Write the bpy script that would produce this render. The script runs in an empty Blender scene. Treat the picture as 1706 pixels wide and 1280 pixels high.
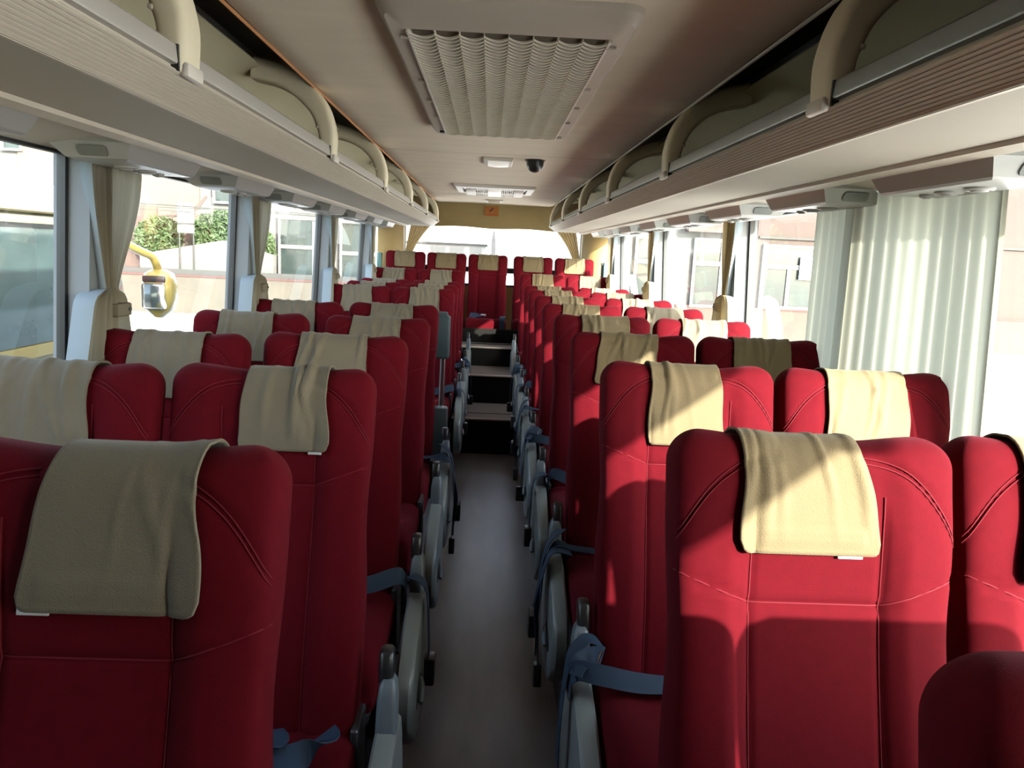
import bpy, bmesh, math, random
from mathutils import Vector, Matrix, Quaternion
from math import sin, cos, pi, sqrt, exp, radians, tan, atan2

SC = bpy.context.scene
COL = SC.collection
rnd = random.Random(7)

# ------------------------------------------------------------------ camera
# bus axes: X to the right, Y towards the rear window, Z up; the aisle floor is z = 0
def set_camera():
    yaw, pitch, roll = 0.0348, -0.1685, 0.0464
    f = Vector((sin(yaw) * cos(pitch), cos(yaw) * cos(pitch), sin(pitch)))
    r = Vector((cos(yaw), -sin(yaw), 0))
    u = r.cross(f)
    r2 = r * cos(roll) + u * sin(roll)
    u2 = -r * sin(roll) + u * cos(roll)
    cd = bpy.data.cameras.new('camera')
    cam = bpy.data.objects.new('camera', cd)
    COL.objects.link(cam)
    m = Matrix((r2, u2, -f)).transposed().to_4x4()
    m.translation = Vector((-0.02, 0.0, 1.56))
    cam.matrix_world = m
    cd.sensor_fit = 'HORIZONTAL'
    cd.sensor_width = 36.0
    cd.lens = 36.0 * 1280.0 / 1706.0
    cd.clip_start = 0.02
    cd.clip_end = 400
    SC.camera = cam
set_camera()

# ------------------------------------------------------------------ light
SUN_TO = Vector((1.0, -1.5, 0.68)).normalized()
def set_light():
    w = bpy.data.worlds.new('world')
    SC.world = w
    w.use_nodes = True
    nt = w.node_tree
    bg = nt.nodes['Background']
    sky = nt.nodes.new('ShaderNodeTexSky')
    sky.sky_type = 'NISHITA'
    sky.sun_disc = False
    sky.sun_elevation = radians(30)
    sky.sun_rotation = atan2(SUN_TO.x, SUN_TO.y)
    sky.air_density = 1.0
    sky.dust_density = 3.0
    sky.ozone_density = 1.0
    hs = nt.nodes.new('ShaderNodeHueSaturation')
    hs.inputs['Saturation'].default_value = 0.65
    nt.links.new(sky.outputs[0], hs.inputs['Color'])
    nt.links.new(hs.outputs[0], bg.inputs['Color'])
    bg.inputs["Strength"].default_value = 2.5
    ld = bpy.data.lights.new('sun', 'SUN')
    ld.energy = 32.0
    ld.angle = radians(0.7)
    ld.color = (1.0, 0.93, 0.80)
    lo = bpy.data.objects.new('sun', ld)
    COL.objects.link(lo)
    lo.rotation_mode = 'QUATERNION'
    lo.rotation_quaternion = (-SUN_TO).to_track_quat('-Z', 'Y')
    lo.location = SUN_TO * 60
set_light()
vs = SC.view_settings
vs.view_transform = 'Standard'
vs.look = 'None'
vs.gamma = 1.0
vs.use_curve_mapping = False
vs.exposure = 0.0
SC.cycles.diffuse_bounces = 6
SC.cycles.max_bounces = 14
SC.cycles.transparent_max_bounces = 24
SC.cycles.caustics_reflective = False
SC.cycles.caustics_refractive = False

# ------------------------------------------------------------------ materials
MATS = {}
def lin(c):
    return tuple((x / 12.92 if x <= 0.04045 else ((x + 0.055) / 1.055) ** 2.4) for x in c)
def mat(name, col, rough=0.6, metal=0.0, sheen=0.0, sheen_tint=(1, 1, 1), bump=0.0, bscale=200.0,
        var=0.0, vscale=6.0, spec=0.5, coat=0.0, trans=0.0, stretch=None, emit=None, emit_s=0.0):
    if name in MATS:
        return MATS[name]
    m = bpy.data.materials.new(name)
    m.use_nodes = True
    nt = m.node_tree
    b = nt.nodes['Principled BSDF']
    b.inputs['Base Color'].default_value = (*col, 1)
    b.inputs['Roughness'].default_value = rough
    b.inputs['Metallic'].default_value = metal
    b.inputs['Specular IOR Level'].default_value = spec
    b.inputs['Sheen Weight'].default_value = sheen
    b.inputs['Sheen Roughness'].default_value = 0.4
    b.inputs['Sheen Tint'].default_value = (*sheen_tint, 1)
    b.inputs['Coat Weight'].default_value = coat
    if emit:
        b.inputs['Emission Color'].default_value = (*emit, 1)
        b.inputs['Emission Strength'].default_value = emit_s
    L = nt.links.new
    tc = nt.nodes.new('ShaderNodeTexCoord')
    src = tc.outputs['Object']
    if stretch:
        mp = nt.nodes.new('ShaderNodeMapping')
        mp.inputs['Scale'].default_value = stretch
        L(src, mp.inputs['Vector'])
        src = mp.outputs[0]
    if var > 0:
        n = nt.nodes.new('ShaderNodeTexNoise')
        n.inputs['Scale'].default_value = vscale
        n.inputs['Detail'].default_value = 5
        L(src, n.inputs['Vector'])
        mx = nt.nodes.new('ShaderNodeMix')
        mx.data_type = 'RGBA'
        mx.inputs['A'].default_value = (*[c * (1 - var) for c in col], 1)
        mx.inputs['B'].default_value = (*[min(1, c * (1 + var)) for c in col], 1)
        L(n.outputs['Fac'], mx.inputs['Factor'])
        L(mx.outputs['Result'], b.inputs['Base Color'])
    if bump > 0:
        n2 = nt.nodes.new('ShaderNodeTexNoise')
        n2.inputs['Scale'].default_value = bscale
        n2.inputs['Detail'].default_value = 3
        L(src, n2.inputs['Vector'])
        bp = nt.nodes.new('ShaderNodeBump')
        bp.inputs['Strength'].default_value = bump
        bp.inputs['Distance'].default_value = 0.002
        L(n2.outputs['Fac'], bp.inputs['Height'])
        L(bp.outputs[0], b.inputs['Normal'])
    if trans > 0:
        tr = nt.nodes.new('ShaderNodeBsdfTranslucent')
        tr.inputs['Color'].default_value = (*col, 1)
        ms = nt.nodes.new('ShaderNodeMixShader')
        ms.inputs[0].default_value = trans
        out = nt.nodes['Material Output']
        L(b.outputs[0], ms.inputs[1])
        L(tr.outputs[0], ms.inputs[2])
        L(ms.outputs[0], out.inputs['Surface'])
    MATS[name] = m
    return m

def glass_mat(name, tint, rough=0.02, refl=1.0):
    if name in MATS:
        return MATS[name]
    m = bpy.data.materials.new(name)
    m.use_nodes = True
    nt = m.node_tree
    nt.nodes.remove(nt.nodes['Principled BSDF'])
    out = nt.nodes['Material Output']
    t = nt.nodes.new('ShaderNodeBsdfTransparent')
    t.inputs['Color'].default_value = (*tint, 1)
    g = nt.nodes.new('ShaderNodeBsdfGlossy')
    g.inputs['Roughness'].default_value = rough
    g.inputs['Color'].default_value = (refl, refl, refl, 1)
    lw = nt.nodes.new('ShaderNodeLayerWeight')
    lw.inputs['Blend'].default_value = 0.5
    pw = nt.nodes.new('ShaderNodeMath'); pw.operation = 'POWER'
    pw.inputs[1].default_value = 5.0
    ml = nt.nodes.new('ShaderNodeMath'); ml.operation = 'MULTIPLY_ADD'
    ml.inputs[1].default_value = 0.75
    ml.inputs[2].default_value = 0.05
    nt.links.new(lw.outputs['Facing'], pw.inputs[0])
    nt.links.new(pw.outputs[0], ml.inputs[0])
    ms = nt.nodes.new('ShaderNodeMixShader')
    nt.links.new(ml.outputs[0], ms.inputs[0])
    nt.links.new(t.outputs[0], ms.inputs[1])
    nt.links.new(g.outputs[0], ms.inputs[2])
    nt.links.new(ms.outputs[0], out.inputs['Surface'])
    MATS[name] = m
    return m

VELVET = mat('red_velvet', (0.0632, 0.0015, 0.0045), rough=0.9, sheen=0.05, sheen_tint=(1.0, 0.2, 0.3), bump=0.28, bscale=900, var=0.16, vscale=60, spec=0.08)
PIPE = mat('red_stitching', (0.0998, 0.0040, 0.0093), rough=0.8, spec=0.2)
TOWEL_SUN = mat('beige_plush_sun', (0.1302, 0.1014, 0.0605), rough=0.95, sheen=0.12, sheen_tint=(1, 0.95, 0.85), bump=0.5, bscale=520, var=0.07, vscale=25, spec=0.1)  # headrest cloth beige, warm tone of the sun put into the colour
TOWEL_SHADE = mat('beige_plush_shade', (0.1255, 0.1081, 0.0800), rough=0.95, sheen=0.12, sheen_tint=(1, 0.95, 0.85), bump=0.5, bscale=520, var=0.07, vscale=25, spec=0.1)  # same beige cloth, colour greyed for the shade it hangs in
TAG = mat('white_tag', (0.4080, 0.4128, 0.4224), rough=0.6)
CEIL = mat('ceiling_fabric', (0.7500, 0.6625, 0.5375), rough=0.9, bump=0.15, bscale=300, var=0.10, vscale=3.5, stretch=(1, 3, 1), spec=0.2)
RACKP = mat('rack_panel_vinyl', (0.4221, 0.3881, 0.3268), rough=0.75, bump=0.1, bscale=250, var=0.05, vscale=4, spec=0.25)
BACKP = mat('rack_back_vinyl', (0.5400, 0.4968, 0.3456), rough=0.8, var=0.06, vscale=3, spec=0.2)
ARM = mat('rack_arm_plastic', (0.7750, 0.7000, 0.5250), rough=0.5, var=0.04, vscale=9)
ALU = mat('aluminium_rail', (0.52, 0.53, 0.50), rough=0.38, metal=0.7, var=0.05, vscale=12, stretch=(1, 0.1, 1))
LIPL = mat('pale_lip_rail', (0.3952, 0.3729, 0.3379), rough=0.35, var=0.03, vscale=5)
LIPR = mat('grey_lip_rail', (0.235, 0.26, 0.25), rough=0.3, metal=0.3, var=0.05, vscale=6)
GROOVE = mat('grooved_trim', (0.5200, 0.4680, 0.3900), rough=0.55, var=0.05, vscale=5)
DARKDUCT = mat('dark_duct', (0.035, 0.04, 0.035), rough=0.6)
ORANGE = mat('orange_piping', (0.50, 0.22, 0.08), rough=0.7)
PLAST = mat('seat_grey_plastic', (0.1440, 0.1632, 0.1584), rough=0.38, var=0.05, vscale=10)
PLASTB = mat('armrest_grey_plastic', (0.0960, 0.1200, 0.1344), rough=0.42)
BLACK = mat('black_plastic', (0.012, 0.012, 0.013), rough=0.35)
STEEL = mat('dark_steel', (0.05, 0.05, 0.055), rough=0.45, metal=0.6)
CHROME = mat('chrome', (0.75, 0.75, 0.75), rough=0.15, metal=1.0)
BELT = mat('blue_webbing', (0.0130, 0.0288, 0.0547), rough=0.7, bump=0.3, bscale=900, spec=0.3)
FLOORM = mat('grey_vinyl_floor', (0.1320, 0.1204, 0.1204), rough=0.34, bump=0.08, bscale=120, var=0.30, vscale=5, stretch=(3, 0.7, 1))
PLATM = mat('platform_vinyl', (0.06, 0.055, 0.06), rough=0.6, var=0.15, vscale=5)
STEPM = mat('step_vinyl', (0.15, 0.12, 0.105), rough=0.5, var=0.2, vscale=8)
RISER = mat('dark_riser', (0.008, 0.0075, 0.007), rough=0.8, spec=0.1)
NOSE = mat('step_edge_strip', (0.42, 0.36, 0.30), rough=0.4)
WALLM = mat('wall_grey_vinyl', (0.1710, 0.1800, 0.1890), rough=0.6, var=0.05, vscale=4)
PILLM = mat('pillar_grey_vinyl', (0.1620, 0.1800, 0.1980), rough=0.6, var=0.05, vscale=6)
TAN = mat('tan_vinyl', (0.3132, 0.2218, 0.0914), rough=0.7, var=0.06, vscale=5)
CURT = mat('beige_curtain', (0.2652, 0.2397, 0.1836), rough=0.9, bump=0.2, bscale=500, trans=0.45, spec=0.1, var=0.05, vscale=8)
LINING = mat('skylit_curtain_lining', (0.2940, 0.3500, 0.3920), rough=0.85, trans=0.3, spec=0.1)  # white lining with the blue of the skylight put into its colour
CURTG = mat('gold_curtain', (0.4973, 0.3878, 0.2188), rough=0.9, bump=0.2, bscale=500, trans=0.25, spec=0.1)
RUBBER = mat('window_gasket', (0.0090, 0.0112, 0.0135), rough=0.5)
UNIT = mat('service_panel_plastic', (0.3036, 0.3036, 0.2904), rough=0.35)
UNITD = mat('service_panel_lens', (0.10, 0.11, 0.10), rough=0.25)
LAMPW = mat('lamp_lens', (0.80, 0.78, 0.72), rough=0.3, emit=(1, 0.97, 0.9), emit_s=0.35)
WHITEP = mat('white_plastic', (0.66, 0.62, 0.56), rough=0.4)
GRILLE = mat('grille_plastic', (0.60, 0.56, 0.46), rough=0.45)
GRILLB = mat('grille_gap_backing', (0.16, 0.135, 0.10), rough=0.9)  # brown sheet behind the louvres, darkness of the gaps put into its colour
HATCHF = mat('hatch_frame_plastic', (0.44, 0.39, 0.33), rough=0.5)
STICK = mat('orange_sticker', (0.3410, 0.1210, 0.0165), rough=0.5)
STICKR = mat('dark_red_print', (0.10, 0.008, 0.006), rough=0.5)
GLASS = glass_mat('window_glass', (0.82, 0.88, 0.87))
GLASSR = glass_mat('rear_glass', (0.86, 0.90, 0.90))

# ------------------------------------------------------------------ mesh helpers
class MB:
    def __init__(s):
        s.v = []; s.f = []
    def add(s, vs_, fs):
        o = len(s.v)
        s.v += [tuple(p) for p in vs_]
        s.f += [tuple(i + o for i in f) for f in fs]
        return s
    def box(s, x0, x1, y0, y1, z0, z1):
        P = [(x0,y0,z0),(x1,y0,z0),(x1,y1,z0),(x0,y1,z0),(x0,y0,z1),(x1,y0,z1),(x1,y1,z1),(x0,y1,z1)]
        return s.add(P, [(0,3,2,1),(4,5,6,7),(0,1,5,4),(1,2,6,5),(2,3,7,6),(3,0,4,7)])
    def rbox(s, x0, x1, y0, y1, z0, z1, r=0.01, seg=2, M=None):
        bm = bmesh.new()
        bmesh.ops.create_cube(bm, size=1)
        bmesh.ops.scale(bm, vec=(x1-x0, y1-y0, z1-z0), verts=bm.verts)
        bmesh.ops.translate(bm, vec=((x0+x1)/2, (y0+y1)/2, (z0+z1)/2), verts=bm.verts)
        bmesh.ops.bevel(bm, geom=bm.edges[:], offset=r, segments=seg, profile=0.5, affect='EDGES')
        if M is not None:
            bm.transform(M)
        bm.verts.index_update()
        s.add([v.co[:] for v in bm.verts], [[v.index for v in f.verts] for f in bm.faces])
        bm.free()
        return s
    def grid(s, pts, closed_u=False, closed_v=False, flip=False):
        nu = len(pts); nv = len(pts[0])
        fs = []
        for i in range(nu if closed_u else nu - 1):
            for j in range(nv if closed_v else nv - 1):
                a, b = i * nv + j, i * nv + (j + 1) % nv
                c, d = ((i + 1) % nu) * nv + (j + 1) % nv, ((i + 1) % nu) * nv + j
                fs.append((a, d, c, b) if flip else (a, b, c, d))
        return s.add([p for row in pts for p in row], fs)
    def loft(s, rings, cap=True, flip=False):
        n = len(rings[0])
        o = len(s.v)
        s.grid(rings, closed_v=True, flip=flip)
        if cap:
            a = tuple(range(o, o + n)); b = tuple(range(o + (len(rings) - 1) * n, o + len(rings) * n))
            s.f.append(a if flip else a[::-1]); s.f.append(b[::-1] if flip else b)
        return s
    def tube(s, path, r, n=8, cap=True):
        path = [Vector(p) for p in path]
        rings = []
        prev = None
        for i, p in enumerate(path):
            t = (path[min(i+1, len(path)-1)] - path[max(i-1, 0)]).normalized()
            if prev is None:
                a = t.orthogonal().normalized()
            else:
                a = (prev - t * prev.dot(t))
                a = a.normalized() if a.length > 1e-6 else t.orthogonal().normalized()
            prev = a
            b = t.cross(a)
            rr = r[i] if isinstance(r, (list, tuple)) else r
            rings.append([p + a * rr * cos(2*pi*k/n) + b * rr * sin(2*pi*k/n) for k in range(n)])
        return s.loft(rings, cap)
    def sweep(s, path, prof, xdirs, cap=True):
        """prof: closed (a,b) loop; a along xdirs[i], b along tangent x xdir"""
        path = [Vector(p) for p in path]
        rings = []
        for i, p in enumerate(path):
            t = (path[min(i+1, len(path)-1)] - path[max(i-1, 0)]).normalized()
            a = Vector(xdirs[i] if isinstance(xdirs, list) else xdirs)
            a = (a - t * a.dot(t)).normalized()
            b = t.cross(a)
            rings.append([p + a * u + b * v for u, v in prof])
        return s.loft(rings, cap)
    def extrude(s, poly, axis, lo, hi):
        """closed polygon in the plane perpendicular to axis, extruded from lo to hi"""
        n = len(poly)
        def P(a, b, t):
            return {'x': (t, a, b), 'y': (a, t, b), 'z': (a, b, t)}[axis]
        vs_ = [P(a, b, lo) for a, b in poly] + [P(a, b, hi) for a, b in poly]
        fs = [tuple(range(n))[::-1], tuple(range(n, 2 * n))]
        fs += [(i, (i + 1) % n, n + (i + 1) % n, n + i) for i in range(n)]
        return s.add(vs_, fs)
    def strip(s, poly, axis, lo, hi, nseg=1):
        """open profile extruded (no caps)"""
        def P(a, b, t):
            return {'x': (t, a, b), 'y': (a, t, b), 'z': (a, b, t)}[axis]
        rows = [[P(a, b, lo + (hi - lo) * k / nseg) for a, b in poly] for k in range(nseg + 1)]
        return s.grid(rows)
    def mesh(s, name, m, smooth=30, fix=True):
        me = bpy.data.meshes.new(name)
        me.from_pydata([tuple(v) for v in s.v], [], s.f)
        if fix:
            bm = bmesh.new(); bm.from_mesh(me)
            bmesh.ops.recalc_face_normals(bm, faces=bm.faces)
            bm.to_mesh(me); bm.free()
        me.materials.append(m)
        if smooth:
            for p in me.polygons:
                p.use_smooth = True
            me.set_sharp_from_angle(angle=radians(smooth))
        me.update()
        return me
    def build(s, name, m, parent=None, smooth=30, fix=True):
        return obj(name, s.mesh(name, m, smooth, fix), parent)

def obj(name, me, parent=None):
    o = bpy.data.objects.new(name, me)
    COL.objects.link(o)
    if parent is not None:
        o.parent = parent
    return o
def tag(o, label, cat, group=None):
    o['label'] = label; o['category'] = cat
    if group:
        o['group'] = group
    return o
def thing(name, loc, label, cat, group=None, rot=(0, 0, 0)):
    o = bpy.data.objects.new(name, None)
    o.empty_display_size = 0.05
    COL.objects.link(o)
    o.location = loc; o.rotation_euler = rot
    return tag(o, label, cat, group)
def struct(o):
    o['kind'] = 'structure'
    return o
def dup(root, loc, label, group=None, rot=None):
    r = root.copy(); COL.objects.link(r); r.location = loc
    if rot is not None:
        r.rotation_euler = rot
    r['label'] = label
    if group:
        r['group'] = group
    for ch in list(root.children):
        c = ch.copy(); COL.objects.link(c); c.parent = r
        for g in list(ch.children):
            d = g.copy(); COL.objects.link(d); d.parent = c
    return r
def smooth_path(pts, n=6):
    P = [Vector(p) for p in pts]
    out = []
    for i in range(len(P) - 1):
        p0 = P[max(i-1, 0)]; p1 = P[i]; p2 = P[i+1]; p3 = P[min(i+2, len(P)-1)]
        for k in range(n):
            t = k / n
            out.append(0.5 * ((2*p1) + (p2-p0)*t + (2*p0-5*p1+4*p2-p3)*t*t + (-p0+3*p1-3*p2+p3)*t**3))
    out.append(P[-1])
    return out
def smoothdirs(dirs, n=6):
    out = []
    for i in range(len(dirs) - 1):
        a, b = Vector(dirs[i]), Vector(dirs[i+1])
        for k in range(n):
            out.append(a.lerp(b, k / n))
    out.append(Vector(dirs[-1]))
    return out
def ribbon(mb, pts, dirs, w, th=0.0022, n=6):
    P = smooth_path(pts, n)
    D = smoothdirs(dirs, n) if isinstance(dirs, list) else dirs
    return mb.sweep(P, [(-w/2, -th/2), (w/2, -th/2), (w/2, th/2), (-w/2, th/2)], D)
def sstep(a, b, x):
    t = max(0.0, min(1.0, (x - a) / (b - a)))
    return t * t * (3 - 2 * t)
def roundrect(w, h, r, n=4):
    out = []
    for cx, cy, a0 in ((w/2-r, h/2-r, 0), (-w/2+r, h/2-r, 90), (-w/2+r, -h/2+r, 180), (w/2-r, -h/2+r, 270)):
        for k in range(n + 1):
            a = radians(a0 + 90 * k / n)
            out.append((cx + r * cos(a), cy + r * sin(a)))
    return out

# ------------------------------------------------------------------ bus shell
YF, YR = -2.6, 8.3
def xw(z):
    return 1.17 if z <= 0.95 else 1.17 - 0.045 * (z - 0.95) / 0.84
PILL = {-1: [0.35, 2.17, 3.54, 5.24, 6.97], 1: [-0.55, 2.33, 3.56, 5.30, 7.02]}
WB, WT = 0.96, 1.775
def shell():
    # aisle floor, platforms, steps
    f = MB().box(-1.2, 1.2, YF, 5.85, -0.05, 0.0)
    struct(f.build('floor', FLOORM, smooth=0))
    for s, nm in ((-1, 'floor_platform_left'), (1, 'floor_platform_right')):
        m = MB()
        a, b = (0.275, 1.2) if s > 0 else (-1.2, -0.275)
        if s > 0:
            m.box(a, b, -0.35, 6.72, 0.001, 0.16)
        else:
            m.box(a, b, 0.2, 3.95, 0.001, 0.15); m.box(a, b, 4.7, 6.72, 0.001, 0.15)
        m.box(a, b, 6.72, 7.3, 0.001, 0.22)
        struct(m.build(nm, PLATM, smooth=0))
    m = MB().box(-0.275, 0.275, 5.85, 6.5, -0.05, 0.272)
    o = struct(m.build('floor_step', RISER, smooth=0))
    MB().box(-0.274, 0.274, 5.853, 6.5, 0.272, 0.278).build('tread', STEPM, o, smooth=0)
    MB().box(-0.274, 0.274, 6.06, 6.075, 0.278, 0.2795).build('tread_seam', RISER, o, smooth=0)
    MB().rbox(-0.274, 0.274, 5.842, 5.868, 0.268, 0.282, 0.004).build('step_nosing', NOSE, o)
    m = MB().box(-0.275, 0.275, 6.5, 7.06, -0.05, 0.512)
    o = struct(m.build('floor_step', RISER, smooth=0))
    MB().box(-0.274, 0.274, 6.503, 7.06, 0.512, 0.518).build('tread', STEPM, o, smooth=0)
    MB().rbox(-0.274, 0.274, 6.492, 6.518, 0.508, 0.522, 0.004).build('step_nosing', NOSE, o)
    m = MB().box(-1.17, 1.17, 7.3, YR, -0.05, 0.685)
    m.box(-0.275, 0.275, 7.06, 7.3, -0.05, 0.685)
    o = struct(m.build('floor_step', RISER, smooth=0))
    MB().box(-0.274, 0.274, 7.063, 7.3, 0.685, 0.692).build('tread', STEPM, o, smooth=0)
    MB().rbox(-0.274, 0.274, 7.052, 7.078, 0.682, 0.696, 0.004).build('step_nosing', NOSE, o)
    # side walls with pillars
    wn = 0
    for s, nm in ((-1, 'wall_left'), (1, 'wall_right')):
        m = MB()
        def X(z, d=0.0):
            return s * (xw(z) + d)
        m.extrude([(X(-0.1), -0.1), (X(WB), WB), (X(WB, 0.06), WB), (X(WB, 0.06), -0.1)], 'y', YF, YR)
        m.extrude([(X(WT), WT), (X(WT, 0.06), WT), (X(WT, 0.06), 2.15), (X(WT, -0.01), 2.15)], 'y', YF, YR)
        m.box(*sorted((s*1.13, s*1.19)), YF, PILL[s][0] - 0.04, WB, WT)  # front side windows, unseen, filled solid to cut light on the near seats
        for y in PILL[s] + [YR - 0.06]:
            hw = 0.05 if y < YR - 0.1 else 0.06
            di = -0.018 if s > 0 and y < 3 else -0.045
            m.add([(X(WB, di), y-hw, WB), (X(WB, 0.05), y-hw, WB), (X(WB, 0.05), y+hw, WB), (X(WB, di), y+hw, WB),
                   (X(WT, di), y-hw, WT), (X(WT, 0.05), y-hw, WT), (X(WT, 0.05), y+hw, WT), (X(WT, di), y+hw, WT)],
                  [(0,3,2,1),(4,5,6,7),(0,1,5,4),(1,2,6,5),(2,3,7,6),(3,0,4,7)])
        struct(m.build(nm, PILLM if s < 0 else WALLM, smooth=0))
        ys = PILL[s] + [YR - 0.06]
        for a, b in zip(ys[:-1], ys[1:]):
            wn += 1
            y0, y1 = a + 0.05, b - (0.05 if b < YR - 0.1 else 0.06)
            g = MB()
            t = 0.014
            for (p, q, z0, z1) in ((y0, y0+t, WB, WT), (y1-t, y1, WB, WT), (y0+t, y1-t, WB, WB+t), (y0+t, y1-t, WT-t, WT)):
                g.add([(X(z0, 0.012), p, z0), (X(z0, 0.034), p, z0), (X(z0, 0.034), q, z0), (X(z0, 0.012), q, z0),
                       (X(z1, 0.012), p, z1), (X(z1, 0.034), p, z1), (X(z1, 0.034), q, z1), (X(z1, 0.012), q, z1)],
                      [(0,3,2,1),(4,5,6,7),(0,1,5,4),(1,2,6,5),(2,3,7,6),(3,0,4,7)])
            w = struct(g.build('window_%d' % wn, RUBBER, smooth=0))
            MB().add([(X(WB, 0.024), y0, WB), (X(WB, 0.024), y1, WB), (X(WT, 0.024), y1, WT), (X(WT, 0.024), y0, WT)],
                     [(0, 1, 2, 3)]).build('pane', GLASS, w, smooth=0)
    # roof skin
    prof = [(-1.20, 1.80), (-1.185, 2.05), (-1.10, 2.20), (-0.85, 2.29), (0, 2.33), (0.85, 2.29), (1.10, 2.20), (1.185, 2.05), (1.20, 1.80)]
    out = [(x * 1.03, z + 0.03) for x, z in prof]
    struct(MB().extrude(prof + out[::-1], 'y', YF, YR + 0.05).build('roof', DARKDUCT, smooth=0))
    # added unseen ledge outside the right windows, lowers the sunlit edge on seats
    struct(MB().rbox(1.19, 1.275, 0.0, YR, 1.775, 1.835, 0.008).build('trim_4', WALLM))
    # ceiling panels
    for i, (a, b) in enumerate(((YF, 4.03), (4.036, 6.90), (6.906, 8.12))):
        m = MB()
        pts = []
        ny = max(4, int((b - a) * 8))
        for k in range(ny + 1):
            y = a + (b - a) * k / ny
            row = []
            for j in range(33):
                x = -0.605 + 1.21 * j / 32
                z = 2.05 + 0.0022 * sin(x * 7 + y * 3.1) * sin(y * 5.3 + x * 2) 
                if abs(x) > 0.585:
                    z += 0.010
                row.append((x, y, z))
            pts.append(row)
        m.grid(pts)
        struct(m.build('ceiling', CEIL, smooth=60))
    # front wall: unseen, made solid without windscreen to keep light off the seats
    struct(MB().box(-1.2, 1.2, YF - 0.06, YF, -0.1, 2.3).build('wall_front', WALLM, smooth=0))
    # rear wall, corner posts, header, window
    m = MB()
    m.box(-1.2, 1.2, YR, YR + 0.06, -0.1, 1.20); m.box(-1.2, 1.2, YR, YR + 0.06, 1.86, 2.3)
    m.box(-1.2, -0.95, YR, YR + 0.06, 1.20, 1.86); m.box(0.95, 1.2, YR, YR + 0.06, 1.20, 1.86)
    struct(m.build('wall_rear', TAN, smooth=0))
    w = MB()
    for b in ((-0.95, -0.93, 1.20, 1.86), (0.93, 0.95, 1.20, 1.86), (-0.93, 0.93, 1.20, 1.22), (-0.93, 0.93, 1.84, 1.86)):
        w.box(b[0], b[1], YR + 0.005, YR + 0.05, b[2], b[3])
    w = struct(w.build('window_21', RUBBER, smooth=0))
    MB().add([(-0.94, YR + 0.03, 1.21), (0.94, YR + 0.03, 1.21), (0.94, YR + 0.03, 1.85), (-0.94, YR + 0.03, 1.85)], [(0, 1, 2, 3)]).build('pane', GLASSR, w, smooth=0)
    MB().box(-0.94, 0.94, YR - 0.02, YR + 0.02, 1.345, 1.40).build('cross_bar', BLACK, w, smooth=0)
    for i, s in enumerate((-1, 1)):
        a = [(s * 0.93, 8.25), (s * 0.94, 8.10), (s * 1.0, 7.99), (s * 1.10, 7.93), (s * 1.165, 7.92), (s * 1.165, 8.295), (s * 0.95, 8.295)]
        struct(MB().extrude(a, 'z', 0.69, 1.80).build('trim_%d' % (i + 1), TAN, smooth=50))
    # header panel above the rear window: faint pressed panels
    pts = []
    for k in range(13):
        t = k / 12
        z = 2.052 - 0.245 * t
        y = 8.12 + 0.05 * sin(t * pi * 0.5)
        row = []
        for j in range(49):
            x = -0.62 + 1.26 * j / 48
            d = 0.0
            if 0.35 < t < 0.75 and 0.16 < abs(x) < 0.50:
                d = 0.005
            row.append((x, y + d + 0.03 * (x / 0.62) ** 2, z - 0.006 * cos(x * 9) * t))
        pts.append(row)
    pts.append([(p[0], p[1] + 0.12, p[2] + 0.002) for p in pts[-1]])
    struct(MB().grid(pts).build('trim_3', TAN, smooth=50))
    # small service wells at the ends of the overhead ducts
    for s in (-1, 1):
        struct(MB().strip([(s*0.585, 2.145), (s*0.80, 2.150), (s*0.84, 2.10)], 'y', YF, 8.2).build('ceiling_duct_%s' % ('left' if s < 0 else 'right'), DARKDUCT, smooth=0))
shell()

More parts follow.
